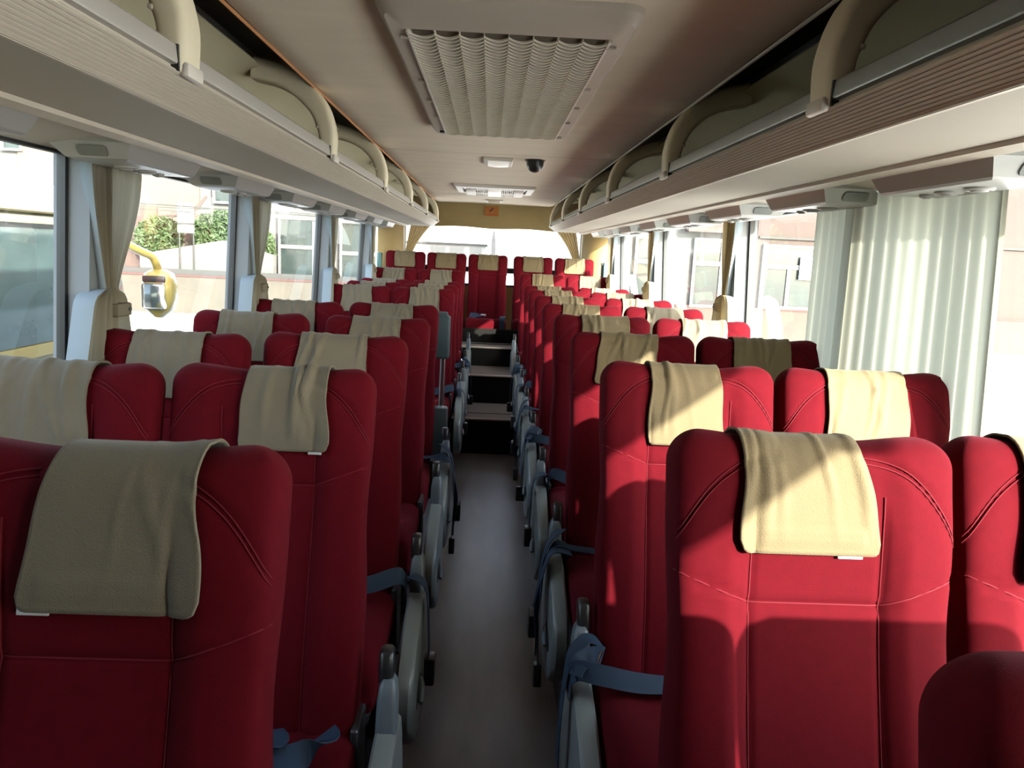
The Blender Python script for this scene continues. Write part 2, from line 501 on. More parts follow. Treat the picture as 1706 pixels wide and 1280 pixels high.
# ------------------------------------------------------------------ overhead luggage racks
RIBY = [0.17, 1.40, 2.62, 3.88, 5.11, 6.34, 7.60]
def rack(s, nm):
    side = 'left' if s < 0 else 'right'
    root = thing('luggage_rack', (0, 0, 0), 'long open overhead luggage rack above the %s windows, %s lip rail' % (side, 'pale beige' if s < 0 else 'grey metal'), 'luggage rack')
    y0, y1 = YF + 0.02, 7.78
    m = MB()
    m.extrude([(s*0.605, 1.787), (s*0.85, 1.787), (s*0.85, 1.801), (s*0.605, 1.801)], 'y', y0, y1)
    m.build('shelf_panel', RACKP, root, smooth=40)
    m = MB()
    top = [(s*0.905, 1.796), (s*1.0, 1.790), (s*1.145, 1.768), (s*1.15, 1.79), (s*0.905, 1.81)]
    m.extrude(top, 'y', y0, y1)
    m.build('valance_panel', RACKP, root, smooth=20)
    # grooved strip between shelf and valance
    p = [(s*0.845, 1.786)]
    for k in range(9):
        x = 0.848 + k * 0.0065
        p += [(s*x, 1.778), (s*(x+0.0042), 1.778), (s*(x+0.0048), 1.7815), (s*(x+0.006), 1.7815)]
    p += [(s*0.908, 1.786), (s*0.908, 1.80), (s*0.845, 1.80)]
    MB().extrude(p, 'y', y0, y1).build('groove_strip', GROOVE, root, smooth=0)
    # lip: rounded rail and ridged band below it
    p = [(0.600, 1.876), (0.560, 1.877), (0.5535, 1.8755), (0.5505, 1.872), (0.5480, 1.846), (0.5495, 1.843), (0.556, 1.8415), (0.600, 1.8415)]
    MB().extrude([(s*a, b) for a, b in p], 'y', y0, y1).build('lip_rail', LIPL if s < 0 else LIPR, root, smooth=35)
    p = [(0.598, 1.8415), (0.5600, 1.8415), (0.5600, 1.8355), (0.5520, 1.8345), (0.5500, 1.831)]
    n = 10
    for k in range(n):
        t0, t1 = k / n, (k + 0.62) / n
        P = lambda t, d: (0.550 + 0.057 * t + d * 0.4, 1.830 - 0.043 * t + d)
        p += [P(t0, 0), P(t1, 0), P(t1 + 0.02, 0.0020), P((k + 0.97) / n, 0.0020)]
    p += [(0.608, 1.786), (0.618, 1.787), (0.618, 1.80)]
    MB().extrude([(s*a, b) for a, b in p], 'y', y0, y1).build('ridged_band', GROOVE, root, smooth=0)
    # back panel
    p = smooth_path([(1.12, 0, 1.80), (1.085, 0, 1.87), (1.0, 0, 1.97), (0.88, 0, 2.06), (0.765, 0, 2.105)], 5)
    q = [(s*(a.x + 0.012), a.z + 0.012) for a in p]
    MB().extrude([(s*a.x, a.z) for a in p] + q[::-1], 'y', y0, y1).build('back_panel', BACKP, root, smooth=40)
    # edge piping of the ceiling cloth over the rack opening
    MB().tube([(s*0.603, y0, 2.052), (s*0.603, 7.9, 2.052)], 0.0045, 6).build('edge_piping', ORANGE if s < 0 else GROOVE, root)
    # divider arms
    for k, y in enumerate(RIBY):
        pts = smooth_path([(0.545, 0, 1.829), (0.541, 0, 1.855), (0.541, 0, 1.925), (0.567, 0, 2.005), (0.625, 0, 2.072), (0.70, 0, 2.115), (0.79, 0, 2.135)], 5)
        m = MB()
        rings = []
        for i, P in enumerate(pts):
            t = i / (len(pts) - 1)
            T = (pts[min(i+1, len(pts)-1)] - pts[max(i-1, 0)]).normalized()
            N = Vector((-T.z, 0, T.x))           # towards the aisle
            if N.x > 0:
                N = -N
            rad = 0.046 + 0.020 * sstep(0.1, 0.8, t)
            wy = 0.041 + 0.007 * sstep(0.0, 0.7, t)
            if t < 0.03:
                rad *= 0.8; wy *= 0.85
            ring = []
            for a, b in roundrect(2*wy, rad, 0.014, 3):
                v = P - N * (rad/2) + N * b
                ring.append((s * v.x, y + a, v.z))
            rings.append(ring)
        m.loft(rings)
        o = m.build('support_arm', ARM, root, smooth=50)
        MB().rbox(-0.008, 0.008, y - 0.036, y + 0.036, 1.825, 1.850, 0.006, M=Matrix.Translation((s*0.543, 0, 0))).build('arm_foot', WHITEP, o)
        MB().box(*sorted((s*0.5475, s*0.575)), y - 0.0475, y - 0.0415, 1.832, 1.874).build('foot_gap', BLACK, o, smooth=0)
        MB().rbox(-0.004, 0.004, -0.012, 0.012, -0.004, 0.004, 0.002, M=Matrix.Translation((s*0.592, y - 0.036, 1.93))).build('screw_cap', GROOVE, o)
    # recessed sockets on the back panel
    for y in (0.75, 3.3, 4.55, 5.75):
        M = Matrix.Translation((s*0.975, y, 1.985)) @ Matrix.Rotation(s * radians(-48), 4, 'Y')
        f = MB()
        for a in ((-0.035, -0.028, -0.05, 0.05), (0.028, 0.035, -0.05, 0.05), (-0.028, 0.028, -0.05, -0.042), (-0.028, 0.028, 0.042, 0.05)):
            f.rbox(a[0], a[1], a[2], a[3], -0.008, 0.006, 0.002, 1, M)
        o = f.build('socket_frame', ARM, root)
        MB().box(-0.028, 0.028, -0.042, 0.042, -0.007, -0.003).build('socket_plate', TAN, o, smooth=0).data.transform(M)
    return root
rack(-1, 'left')
rack(1, 'right')

# ------------------------------------------------------------------ reading light and air panels under the racks
ORD = ['first', 'second', 'third', 'fourth', 'fifth', 'sixth', 'seventh', 'eighth', 'ninth', 'tenth', 'eleventh']
def service_unit(s):
    root = thing('service_panel', (0, 0, 0), '', 'reading light panel', 'reading light and air panels above the windows')
    R = lambda x0, x1, y0, y1, z: [(s*x0, y0, z), (s*x1, y0, z), (s*x1, y1, z), (s*x0, y1, z)]
    m = MB()
    rings = [R(0.905, 1.115, -0.005, 0.47, 1.792), R(0.905, 1.115, -0.005, 0.47, 1.782), R(0.910, 1.108, 0.0, 0.465, 1.776), R(0.925, 1.075, 0.018, 0.45, 1.745), R(0.932, 1.065, 0.030, 0.44, 1.740)]
    m.loft(rings)
    m.build('housing', UNIT, root, smooth=25)
    # lens on the end that faces the front of the bus
    pts = []
    for a, b in roundrect(0.072, 0.024, 0.008, 4):
        pts.append((1.005 + a + 0.15 * b, b))
    lo = [(s*x, 0.0075 - 0.5 * b, 1.7605 + b) for x, b in pts]
    hi = [(s*x, 0.0105 - 0.5 * b - 0.006, 1.7605 + b) for x, b in pts]
    MB().loft([lo, hi]).build('lens', UNITD, root)
    for k, (x, y, r) in enumerate(((0.998, 0.17, 0.030), (0.998, 0.28, 0.030), (0.998, 0.37, 0.016))):
        m = MB()
        n = 20
        rings = []
        for rr, z in ((r, 1.741), (r, 1.736), (r*0.85, 1.733), (r*0.62, 1.735), (r*0.55, 1.731), (r*0.2, 1.730)):
            rings.append([(s*x + rr*cos(2*pi*j/n), y + rr*sin(2*pi*j/n), z) for j in range(n)])
        m.loft(rings)
        m.build('air_nozzle' if k < 2 else 'call_button', UNIT, root)
    return root
for s in (-1, 1):
    side = 'left' if s < 0 else 'right'
    ys = [1.12, 1.97, 2.78, 3.56, 4.36, 5.18, 5.98, 6.75] if s < 0 else [1.46, 2.20, 2.95, 3.71, 4.49, 5.28, 6.06, 6.84]
    base = None
    for k, y in enumerate(ys):
        lab = '%s reading light and air panel from the front under the %s rack' % (ORD[k], side)
        if base is None:
            base = service_unit(s); o = base
            o.location = (0, y, 0); o['label'] = lab
        else:
            o = dup(base, (0, y, 0), lab)

# ------------------------------------------------------------------ ceiling fixtures
def hatch():
    root = thing('ceiling_air_grille', (0, 2.45, 2.05), 'large ribbed air return grille in the middle of the ceiling', 'ceiling grille')
    m = MB()
    def ring(hx0, hx1, y0, y1, z, r):
        out = []
        for cx, cy, a0 in ((hx1-r, y1-r, 0), (hx0+r, y1-r, 90), (hx0+r, y0+r, 180), (hx1-r, y0+r, 270)):
            for k in range(5):
                a = radians(a0 + 90*k/4)
                out.append((cx + r*cos(a), cy + r*sin(a), z))
        return out
    m.grid([ring(-0.272, 0.272, -0.86, 0.80, 0.006, 0.05), ring(-0.270, 0.270, -0.855, 0.795, -0.012, 0.05), ring(-0.255, 0.255, -0.83, 0.775, -0.030, 0.04),
            ring(-0.222, 0.222, -0.715, 0.745, -0.032, 0.006), ring(-0.218, 0.218, -0.71, 0.74, -0.014, 0.006)], closed_v=True)
    m.build('frame', HATCHF, root, smooth=35)
    MB().box(-0.22, 0.22, -0.715, 0.745, -0.022, -0.018).build('backing', GRILLB, root, smooth=0)
    # wavy louvres: one pressed grille
    m = MB()
    ns = 50
    for k in range(ns):
        yc = -0.70 + 1.43 * (k + 0.5) / ns
        rows = [[], [], [], []]
        for j in range(121):
            x = -0.214 + 0.428 * j / 120
            wv = 0.014 * abs(sin(pi * (x + 0.214) / 0.428 * 8)) ** 0.8
            zz = 0.004 * wv / 0.014
            for q, (dy, z) in enumerate(((0.0, -0.0315), (0.0005, -0.0350), (0.0065, -0.0360), (0.0115, -0.0325))):
                rows[q].append((x, yc - 0.008 + wv + dy, z - zz))
        m.grid(rows)
    for j in range(9):
        x = -0.214 + 0.428 * j / 8
        m.box(x - 0.0012, x + 0.0012, -0.70, 0.735, -0.030, -0.020)
    m.build('grille', GRILLE, root, smooth=60)
    m = MB()
    for s in (-1, 1):
        m.box(min(s*0.214, s*0.219), max(s*0.214, s*0.219), -0.712, 0.742, -0.038, -0.015)
    m.box(-0.214, 0.214, 0.733, 0.742, -0.036, -0.015)
    m.build('grille_edge', WHITEP, root, smooth=0)
    for s in (-1, 1):
        for y in (-0.66, -0.22, 0.06, 0.34, 0.68):
            MB().rbox(s*0.226 - 0.012, s*0.226 + 0.012, y - 0.006, y + 0.006, -0.0385, -0.030, 0.002, 1).build('clip', STEEL if y > 0.5 and s < 0 else HATCHF, root)
hatch()
def ceiling_lamp():
    root = thing('ceiling_lamp', (0.0, 4.30, 2.05), 'square white ceiling lamp between the large grille and the air vent', 'ceiling lamp')
    M = None
    m = MB()
    def R(h, d, z):
        return [(-h, -d, z), (h, -d, z), (h, d, z), (-h, d, z)]
    m.loft([R(0.078, 0.15, 0.004), R(0.078, 0.15, -0.008), R(0.070, 0.142, -0.018), R(0.056, 0.13, -0.018), R(0.056, 0.13, -0.012)], cap=False)
    m.build('frame', WHITEP, root, smooth=20)
    pts = []
    for k in range(9):
        y = -0.13 + 0.26 * k / 8
        pts.append([(-0.056 + 0.112 * j / 8, y, -0.012 - 0.020 * (1 - (2*k/8-1)**2) ** 0.5 * (1 - 0.3*(2*j/8-1)**2)) for j in range(9)])
    MB().grid(pts).build('diffuser', LAMPW, root, smooth=60)
ceiling_lamp()
def dome():
    root = thing('dome_camera', (0.193, 4.19, 2.05), 'small black dome camera on the ceiling beside the square lamp', 'camera')
    m = MB()
    n = 24
    rings = [[(r*cos(2*pi*k/n), r*sin(2*pi*k/n), z) for k in range(n)] for r, z in ((0.048, 0.002), (0.049, -0.006), (0.046, -0.014), (0.044, -0.03), (0.036, -0.048), (0.022, -0.060), (0.006, -0.065))]
    m.loft(rings).build('dome_cover', BLACK, root, smooth=50)
    m = MB()
    m.loft([[(r*cos(2*pi*k/n), r*sin(2*pi*k/n), z) for k in range(n)] for r, z in ((0.054, 0.002), (0.054, -0.004), (0.050, -0.006))]).build('base_ring', BLACK, root)
dome()
def air_vent():
    root = thing('ceiling_air_vent', (-0.01, 6.13, 2.05), 'wide ceiling air vent with slotted grilles and a bright centre panel near the rear', 'air vent')
    m = MB()
    def R(h, d, z):
        return [(-h, -d, z), (h, -d, z), (h, d, z), (-h, d, z)]
    m.loft([R(0.305, 0.31, 0.004), R(0.305, 0.31, -0.010), R(0.29, 0.295, -0.022), R(0.245, 0.20, -0.024), R(0.24, 0.195, -0.010)], cap=False)
    m.build('frame', WHITEP, root, smooth=20)
    MB().box(-0.245, 0.245, -0.2, 0.2, -0.008, -0.004).build('backing', BLACK, root, smooth=0)
    T = Matrix.Rotation(radians(-5), 4, 'X')
    for s in (-1, 1):
        m = MB()
        m.rbox(min(s*0.145, s*0.222), max(s*0.145, s*0.222), -0.18, 0.18, -0.034, -0.018, 0.004, M=T)
        for k in range(6):
            x = s * (0.062 + 0.0145 * k)
            m.rbox(x - 0.0038, x + 0.0038, -0.165, 0.165, -0.034, -0.028, 0.001, 1, T)
        m.rbox(min(s*0.052, s*0.150), max(s*0.052, s*0.150), -0.185, -0.165, -0.034, -0.028, 0.002, 1, T)
        m.rbox(min(s*0.052, s*0.150), max(s*0.052, s*0.150), 0.165, 0.195, -0.034, -0.028, 0.002, 1, T)
        m.build('slot_grille', WHITEP, root)
    MB().rbox(-0.052, 0.052, -0.175, 0.175, -0.038, -0.018, 0.006, M=T).build('lamp_panel', LAMPW, root)
air_vent()
def small_box():
    root = thing('ceiling_light', (-0.01, 7.50, 2.05), 'small flat ceiling light behind the air vent, next to the rear header', 'ceiling lamp')
    MB().rbox(-0.078, 0.078, -0.10, 0.10, -0.016, 0.003, 0.005).build('frame', WHITEP, root)
    MB().rbox(-0.055, 0.055, -0.085, 0.085, -0.020, -0.008, 0.004).build('lens', TAN, root)
small_box()
def sticker():
    root = thing('warning_sticker', (-0.03, 8.129, 1.985), 'orange warning sticker with a dark red stroke on the tan rear header', 'sticker')
    M = Matrix.Rotation(radians(10), 4, 'X')
    MB().rbox(-0.072, 0.072, -0.003, 0.001, -0.055, 0.045, 0.001, 1).build('backing', STICK, root)
    P = Matrix.Rotation(radians(-42), 4, 'Y')
    bm = MB(); n = 12
    pts = [(-0.028, -0.007), (0.018, -0.008), (0.030, 0.0), (0.018, 0.008), (-0.028, 0.007), (-0.034, 0)]
    vs_ = [P @ Vector((a, -0.0045, b)) for a, b in pts] + [P @ Vector((a, -0.0025, b)) for a, b in pts]
    bm.add([(v.x, v.y, v.z + 0.008) for v in vs_], [tuple(range(6)), tuple(range(6, 12))[::-1]] + [(i, (i+1) % 6, 6 + (i+1) % 6, 6 + i) for i in range(6)])
    bm.build('printed_stroke', STICKR, root, smooth=0)
    MB().box(-0.055, 0.055, -0.0045, -0.0025, -0.045, -0.036).build('printed_bar', mat('orange_red_print', (0.45, 0.06, 0.01), rough=0.5), root, smooth=0)
sticker()

# ------------------------------------------------------------------ seats
S_TOP = 0.777
HWF = 0.206
def hw_at(s):
    h = HWF - 0.0085 * exp(-((s - 0.47) / 0.11) ** 2) - 0.004 * exp(-((s - 0.0) / 0.2) ** 2)
    return h
def front(x, s, hw):
    ax = abs(x)
    f = 0.040 + 0.016 * sstep(0.50, 0.66, s) + 0.016 * exp(-((s - 0.20) / 0.16) ** 2)
    f += 0.017 * sstep(0.085, 0.135, ax) * (1 - 0.55 * sstep(0.55, 0.70, s))
    # stitched grooves
    g = 0.0
    if s < 0.70:
        g += 0.0055 * exp(-((ax - 0.095) / 0.0055) ** 2) * (1 - sstep(0.62, 0.70, s))
    hs = 0.530 if ax < 0.095 else 0.530 + 0.045 * (ax - 0.095) / 0.115
    g += 0.005 * exp(-((s - hs) / 0.006) ** 2)
    sh = shoulder(ax)
    if sh is not None:
        g += 0.004 * exp(-((s - sh) / 0.007) ** 2)
    return f - g
def shoulder(ax):
    if ax < 0.06 or ax > 0.205:
        return None
    t = (ax - 0.06) / 0.145
    return 0.748 - 0.020 * t - 0.112 * t ** 2.4
def back_t(s):
    return 0.062 - 0.028 * sstep(0.1, 0.75, s)
def edge(u, p):
    u = min(1.0, abs(u))
    return max(0.0, 1 - u ** p) ** (1 / p)
def topE(s):
    s0 = S_TOP - 0.055
    return 1.0 if s <= s0 else edge((s - s0) / (S_TOP - s0), 2.3)
def top_hw(s):
    h = hw_at(s)
    rc = 0.048
    if s > S_TOP - rc:
        h = h - rc + sqrt(max(0.0, rc * rc - (s - (S_TOP - rc)) ** 2))
    return h
DIP = 0.011
def dip(x, s):
    return -DIP * (1 - sstep(0.05, 0.18, abs(x))) * sstep(S_TOP - 0.16, S_TOP, s)
def surf(x, s, off=0.0):
    """front surface point of the backrest (local)"""
    hw = top_hw(s)
    y = -front(x, s, hw) * edge(x / max(hw, 1e-4), 6) * topE(s)
    return Vector((x, y - off, s + dip(x, s)))
def backrest_mesh(plain=False):
    ss = []
    n1 = 66
    for k in range(n1 + 1):
        ss.append(-0.05 + (S_TOP - 0.07 + 0.05) * k / n1)
    for k in range(1, 19):
        ss.append(S_TOP - 0.07 + 0.07 * sin(pi / 2 * k / 18))
    # extra rows at the cross seam
    ss = sorted(ss + [0.520, 0.5245, 0.529, 0.5335, 0.538])
    NF, NB = 90, 26
    rings = []
    for s in ss:
        hw = top_hw(s)
        E = topE(s)
        ring = []
        for j in range(NF + 1):
            u = -1 + 2 * j / NF
            u = 0.72 * u + 0.28 * sin(pi / 2 * u) if abs(u) < 1 else u
            x = hw * u
            ring.append((x, -front(x, s, hw) * edge(u, 6) * E, s + dip(x, s)))
        for j in range(1, NB):
            u = 1 - 2 * j / NB
            x = hw * sin(pi / 2 * u)
            ring.append((x, back_t(s) * edge(x / hw, 5) * E, s + dip(x, s)))
        rings.append(ring)
    return MB().loft(rings, cap=False).mesh('backrest', VELVET, smooth=60)
def piping_mesh():
    m = MB()
    def line(pts, r=0.0013):
        m.tube([surf(x, s, 0.0016) for x, s in pts], r, 5)
    for q in (-1, 1):
        line([(q * 0.095, -0.03 + 0.72 * k / 40) for k in range(41)], 0.0011)
        line([(q * (0.097 + 0.105 * k / 12), 0.530 + 0.045 * (0.002 + 0.105 * k / 12) / 0.115) for k in range(13)])
        for d in (0.004, -0.005):
            line([(q * ax, shoulder(ax) + d) for ax in [0.062 + 0.140 * k / 24 for k in range(25)]], 0.0010)
    line([(-0.094 + 0.188 * k / 16, 0.530) for k in range(17)])
    return m.mesh('stitching', PIPE, smooth=60)
DIP = 0.001
BACK_FLAT_ME = backrest_mesh()
DIP = 0.011
BACK_ME = backrest_mesh()
PIPE_ME = piping_mesh()
def cushion_mesh():
    rings = []
    L = 0.47
    for k in range(29):
        t = k / 28
        y = 0.03 - L * t
        top = 0.055 + 0.022 * sstep(0.1, 0.75, t) - 0.010 * exp(-((t - 0.45) / 0.2) ** 2)
        e = edge(max(0, (t - 0.82) / 0.18), 2.4)
        c = -0.02
        ring = []
        N = 44
        for j in range(N):
            a = 2 * pi * j / N
            p = 2 / 5.0
            x = 0.208 * (abs(cos(a)) ** p) * (1 if cos(a) >= 0 else -1)
            zz = (abs(sin(a)) ** p) * (1 if sin(a) >= 0 else -1)
            h = (top - c) if zz > 0 else 0.075
            bol = 0.012 * sstep(0.10, 0.16, abs(x)) * (1 if zz > 0 else 0) - 0.006 * exp(-((abs(x) - 0.115) / 0.006) ** 2) * (1 if zz > 0 else 0)
            ring.append((x * (0.97 + 0.03 * e), y, c + (zz * h + bol) * (0.25 + 0.75 * e)))
        rings.append(ring)
    return MB().loft(rings).mesh('cushion', VELVET, smooth=60)
CUSH_ME = cushion_mesh()
def leg_mesh(s):
    m = MB()
    m.rbox(-0.02, 0.02, -0.33, -0.02, 0.0, 0.016, 0.004, 1, Matrix.Translation((s*0.15, 0, 0)))
    m.tube(smooth_path([(s*0.15, -0.30, 0.012), (s*0.15, -0.26, 0.12), (s*0.15, -0.18, 0.30)], 4), 0.016, 8)
    m.tube(smooth_path([(s*0.15, -0.04, 0.012), (s*0.15, -0.06, 0.12), (s*0.15, -0.10, 0.30)], 4), 0.016, 8)
    return m.mesh('leg', STEEL)
LEG_ME = {-1: leg_mesh(-1), 1: leg_mesh(1)}
def frame_mesh():
    m = MB()
    m.rbox(-0.19, 0.19, -0.40, 0.03, 0.285, 0.315, 0.008)
    for s in (-1, 1):
        m.rbox(s*0.205 - 0.008, s*0.205 + 0.008, -0.05, 0.05, 0.29, 0.47, 0.004, 1)
    return m.mesh('seat_frame', STEEL)
FRAME_ME = frame_mesh()
def cover_mesh(s):
    """plastic side shell on the aisle side; s = +1 when the aisle is towards +x"""
    pts = smooth_path([(0.05, 0.45, 0), (-0.05, 0.462, 0), (-0.16, 0.44, 0), (-0.30, 0.385, 0), (-0.355, 0.31, 0), (-0.33, 0.215, 0), (-0.22, 0.125, 0), (-0.06, 0.10, 0), (0.05, 0.16, 0), (0.085, 0.30, 0), (0.05, 0.45, 0)], 4)[:-1]
    c = Vector((-0.12, 0.28, 0))
    rings = []
    for d, x in ((0.030, 0.2185), (0.006, 0.2185), (0.0, 0.224), (0.0, 0.252), (0.008, 0.262), (0.03, 0.266)):
        ring = []
        for p in pts:
            v = c + (p - c) * (1 - d / 0.2)
            ring.append((s * x, v.x, v.y))
        rings.append(ring)
    return MB().loft(rings).mesh('side_cover', PLAST, smooth=40)
def recess_mesh(s):
    pts = smooth_path([(-0.17, 0.295, 0), (-0.24, 0.285, 0), (-0.27, 0.255, 0), (-0.24, 0.235, 0), (-0.16, 0.24, 0), (-0.14, 0.265, 0), (-0.17, 0.295, 0)], 4)[:-1]
    return MB().loft([[(s*0.262, p.x, p.y) for p in pts], [(s*0.2675, p.x, p.y) for p in pts]]).mesh('lever_recess', BLACK)
def lever_mesh(s):
    m = MB()
    m.tube(smooth_path([(s*0.266, -0.16, 0.27), (s*0.274, -0.20, 0.268), (s*0.276, -0.25, 0.255)], 4), [0.009]*8 + [0.006], 8)
    return m.mesh('recline_lever', PLASTB)
def arm_mesh(s):
    """raised armrest stem: a flat rounded paddle leaning with the backrest"""
    rings = []
    for k, (z, w, d) in enumerate(((0.40, 0.020, 0.030), (0.44, 0.021, 0.030), (0.50, 0.021, 0.028), (0.55, 0.020, 0.026), (0.575, 0.017, 0.023), (0.587, 0.011, 0.016))):
        y = -0.038 + (z - 0.40) * 0.24
        rings.append([(s * (0.239 + a), y + b, z) for a, b in roundrect(2*w, 2*d, min(w, d)*0.55, 3)])
    return MB().loft(rings).mesh('armrest', PLASTB, smooth=50)
def pad_mesh(s):
    rings = []
    for z, w, d in ((0.572, 0.011, 0.016), (0.575, 0.0145, 0.020), (0.60, 0.015, 0.021), (0.632, 0.015, 0.020), (0.637, 0.011, 0.016)):
        y = 0.004 + (z - 0.572) * 0.24
        rings.append([(s * (0.233 + a), y + b + 0.006, z) for a, b in roundrect(2*w, 2*d, min(w, d)*0.7, 4)])
    return MB().loft(rings).mesh('armrest_pad', BLACK, smooth=50)
def buckle(bl, c, M=None, w=0.045, h=0.075, t=0.022):
    m = MB(); bl.append(m)
    R = Matrix.Translation(c) @ (M or Matrix.Identity(4))
    m.rbox(-w/2, w/2, -t/2, t/2, -h/2, h/2, 0.006, 2, R)
def belt_meshes(kind, s):
    """webbing, buckle, tongue meshes (local seat coordinates, aisle at +x*s)"""
    w, t = MB(), MB()
    b = []
    X = Vector((s, 0, 0)); Y = Vector((0, 1, 0)); Z = Vector((0, 0, 1))
    if kind == 'wrapped':
        # across the cushion, round the arm and hanging into the aisle
        ribbon(w, [(-s*0.12, -0.10, 0.485), (s*0.02, -0.12, 0.485), (s*0.12, -0.13, 0.492), (s*0.205, -0.125, 0.505), (s*0.262, -0.11, 0.505), (s*0.275, -0.10, 0.46), (s*0.273, -0.10, 0.44)],
               [Y*0.3+Z, Y+Z*0.3, Y*0.6+Z*0.6, Z*0.8+Y*0.5, Z+Y*0.3, Y, Y], 0.044)
        ribbon(w, [(s*0.20, -0.03, 0.535), (s*0.235, -0.045, 0.545), (s*0.270, -0.075, 0.515), (s*0.285, -0.10, 0.44), (s*0.290, -0.11, 0.33), (s*0.286, -0.105, 0.24)],
               [Y, Y, Y+Z*0.2, Y, Y, Y], 0.044)
        ribbon(w, [(s*0.195, -0.06, 0.515), (s*0.215, -0.085, 0.532), (s*0.250, -0.105, 0.525), (s*0.262, -0.12, 0.50)], [Z, Z, Z+Y, Y+Z], 0.040)
        t.tube([(s*0.205, -0.10, 0.55), (s*0.215, -0.11, 0.525), (s*0.225, -0.118, 0.505)], 0.003, 6)
        buckle(b, (s*0.288, -0.105, 0.215))
    elif kind == 'hanging':
        ribbon(w, [(s*0.10, -0.09, 0.49), (s*0.19, -0.09, 0.50), (s*0.245, -0.10, 0.515), (s*0.278, -0.11, 0.45), (s*0.292, -0.12, 0.36), (s*0.30, -0.125, 0.30)],
               [Y, Y, Y, Y, Y+X*0.3, Y+X*0.4], 0.046)
        ribbon(w, [(s*0.20, -0.13, 0.50), (s*0.258, -0.14, 0.508), (s*0.285, -0.15, 0.44), (s*0.30, -0.165, 0.34), (s*0.293, -0.175, 0.24), (s*0.285, -0.17, 0.15)],
               [Y, Y, Y, Y-X*0.4, Y-X*0.2, Y], 0.046)
        ribbon(w, [(s*0.225, -0.06, 0.55), (s*0.265, -0.09, 0.52), (s*0.285, -0.07, 0.42), (s*0.288, -0.06, 0.30), (s*0.284, -0.08, 0.20)], [Y, Y, Y, Y, Y], 0.046)
        buckle(b, (s*0.305, -0.125, 0.265), Matrix.Rotation(radians(12), 4, 'X'), 0.030, 0.085, 0.05)
        buckle(b, (s*0.288, -0.175, 0.12), Matrix.Rotation(radians(-10), 4, 'X'), 0.026, 0.07, 0.045)
        t.rbox(-0.003, 0.003, -0.02, 0.02, -0.035, 0.035, 0.002, 1, Matrix.Translation((s*0.29, -0.075, 0.17)))
    elif kind == 'lying':
        ribbon(w, [(-s*0.15, -0.04, 0.475), (-s*0.08, -0.10, 0.487), (s*0.02, -0.17, 0.492), (s*0.10, -0.16, 0.495), (s*0.14, -0.12, 0.497), (s*0.13, -0.09, 0.492)],
               [Y*0.8+Z*0.5, Y+Z*0.4, Y+Z*0.3, Y*0.8+X*0.6+Z*0.4, Y*0.2+X+Z*0.3, X+Z*0.5], 0.048)
        ribbon(w, [(-s*0.14, -0.15, 0.486), (-s*0.06, -0.20, 0.493), (s*0.0, -0.20, 0.505), (s*0.05, -0.14, 0.505), (s*0.03, -0.09, 0.495)],
               [Y, Y+Z*0.3, Y+Z*0.6, X, X], 0.046)
        buckle(b, (-s*0.03, -0.12, 0.505), Matrix.Rotation(radians(80), 4, 'X') @ Matrix.Rotation(radians(30), 4, 'Y'), 0.05, 0.08, 0.02)
        t.rbox(-0.02, 0.02, -0.002, 0.002, -0.03, 0.03, 0.001, 1, Matrix.Translation((-s*0.09, -0.09, 0.50)) @ Matrix.Rotation(radians(78), 4, 'X'))
    else:  # crossing: strap across the seat up to the side
        ribbon(w, [(-s*0.10, -0.14, 0.492), (s*0.02, -0.12, 0.495), (s*0.12, -0.10, 0.508), (s*0.185, -0.08, 0.525), (s*0.205, -0.06, 0.51), (s*0.212, -0.04, 0.47)],
               [Y+Z*0.5, Y*0.7+Z, Y*0.5+Z, Y*0.5+Z, Y+Z*0.5, Y], 0.046)
        ribbon(w, [(s*0.225, -0.06, 0.52), (s*0.268, -0.08, 0.50), (s*0.280, -0.09, 0.40), (s*0.283, -0.09, 0.30)], [Y, Y, Y, Y], 0.042)
        buckle(b, (s*0.286, -0.09, 0.26), None, 0.03, 0.08, 0.05)
        t.rbox(-0.018, 0.018, -0.002, 0.002, -0.03, 0.03, 0.001, 1, Matrix.Translation((-s*0.02, -0.122, 0.498)) @ Matrix.Rotation(radians(70), 4, 'X') @ Matrix.Rotation(radians(70), 4, 'Y'))
    return w.mesh('seat_belt', BELT, smooth=40), [q.mesh('buckle', BLACK) for q in b], t.mesh('belt_tongue', CHROME)
SIDE_ME = {s: dict(cover=cover_mesh(s), recess=recess_mesh(s), lever=lever_mesh(s), arm=arm_mesh(s), pad=pad_mesh(s)) for s in (-1, 1)}
BELT_ME = {}
SEAT_GROUP = 'red passenger seats'
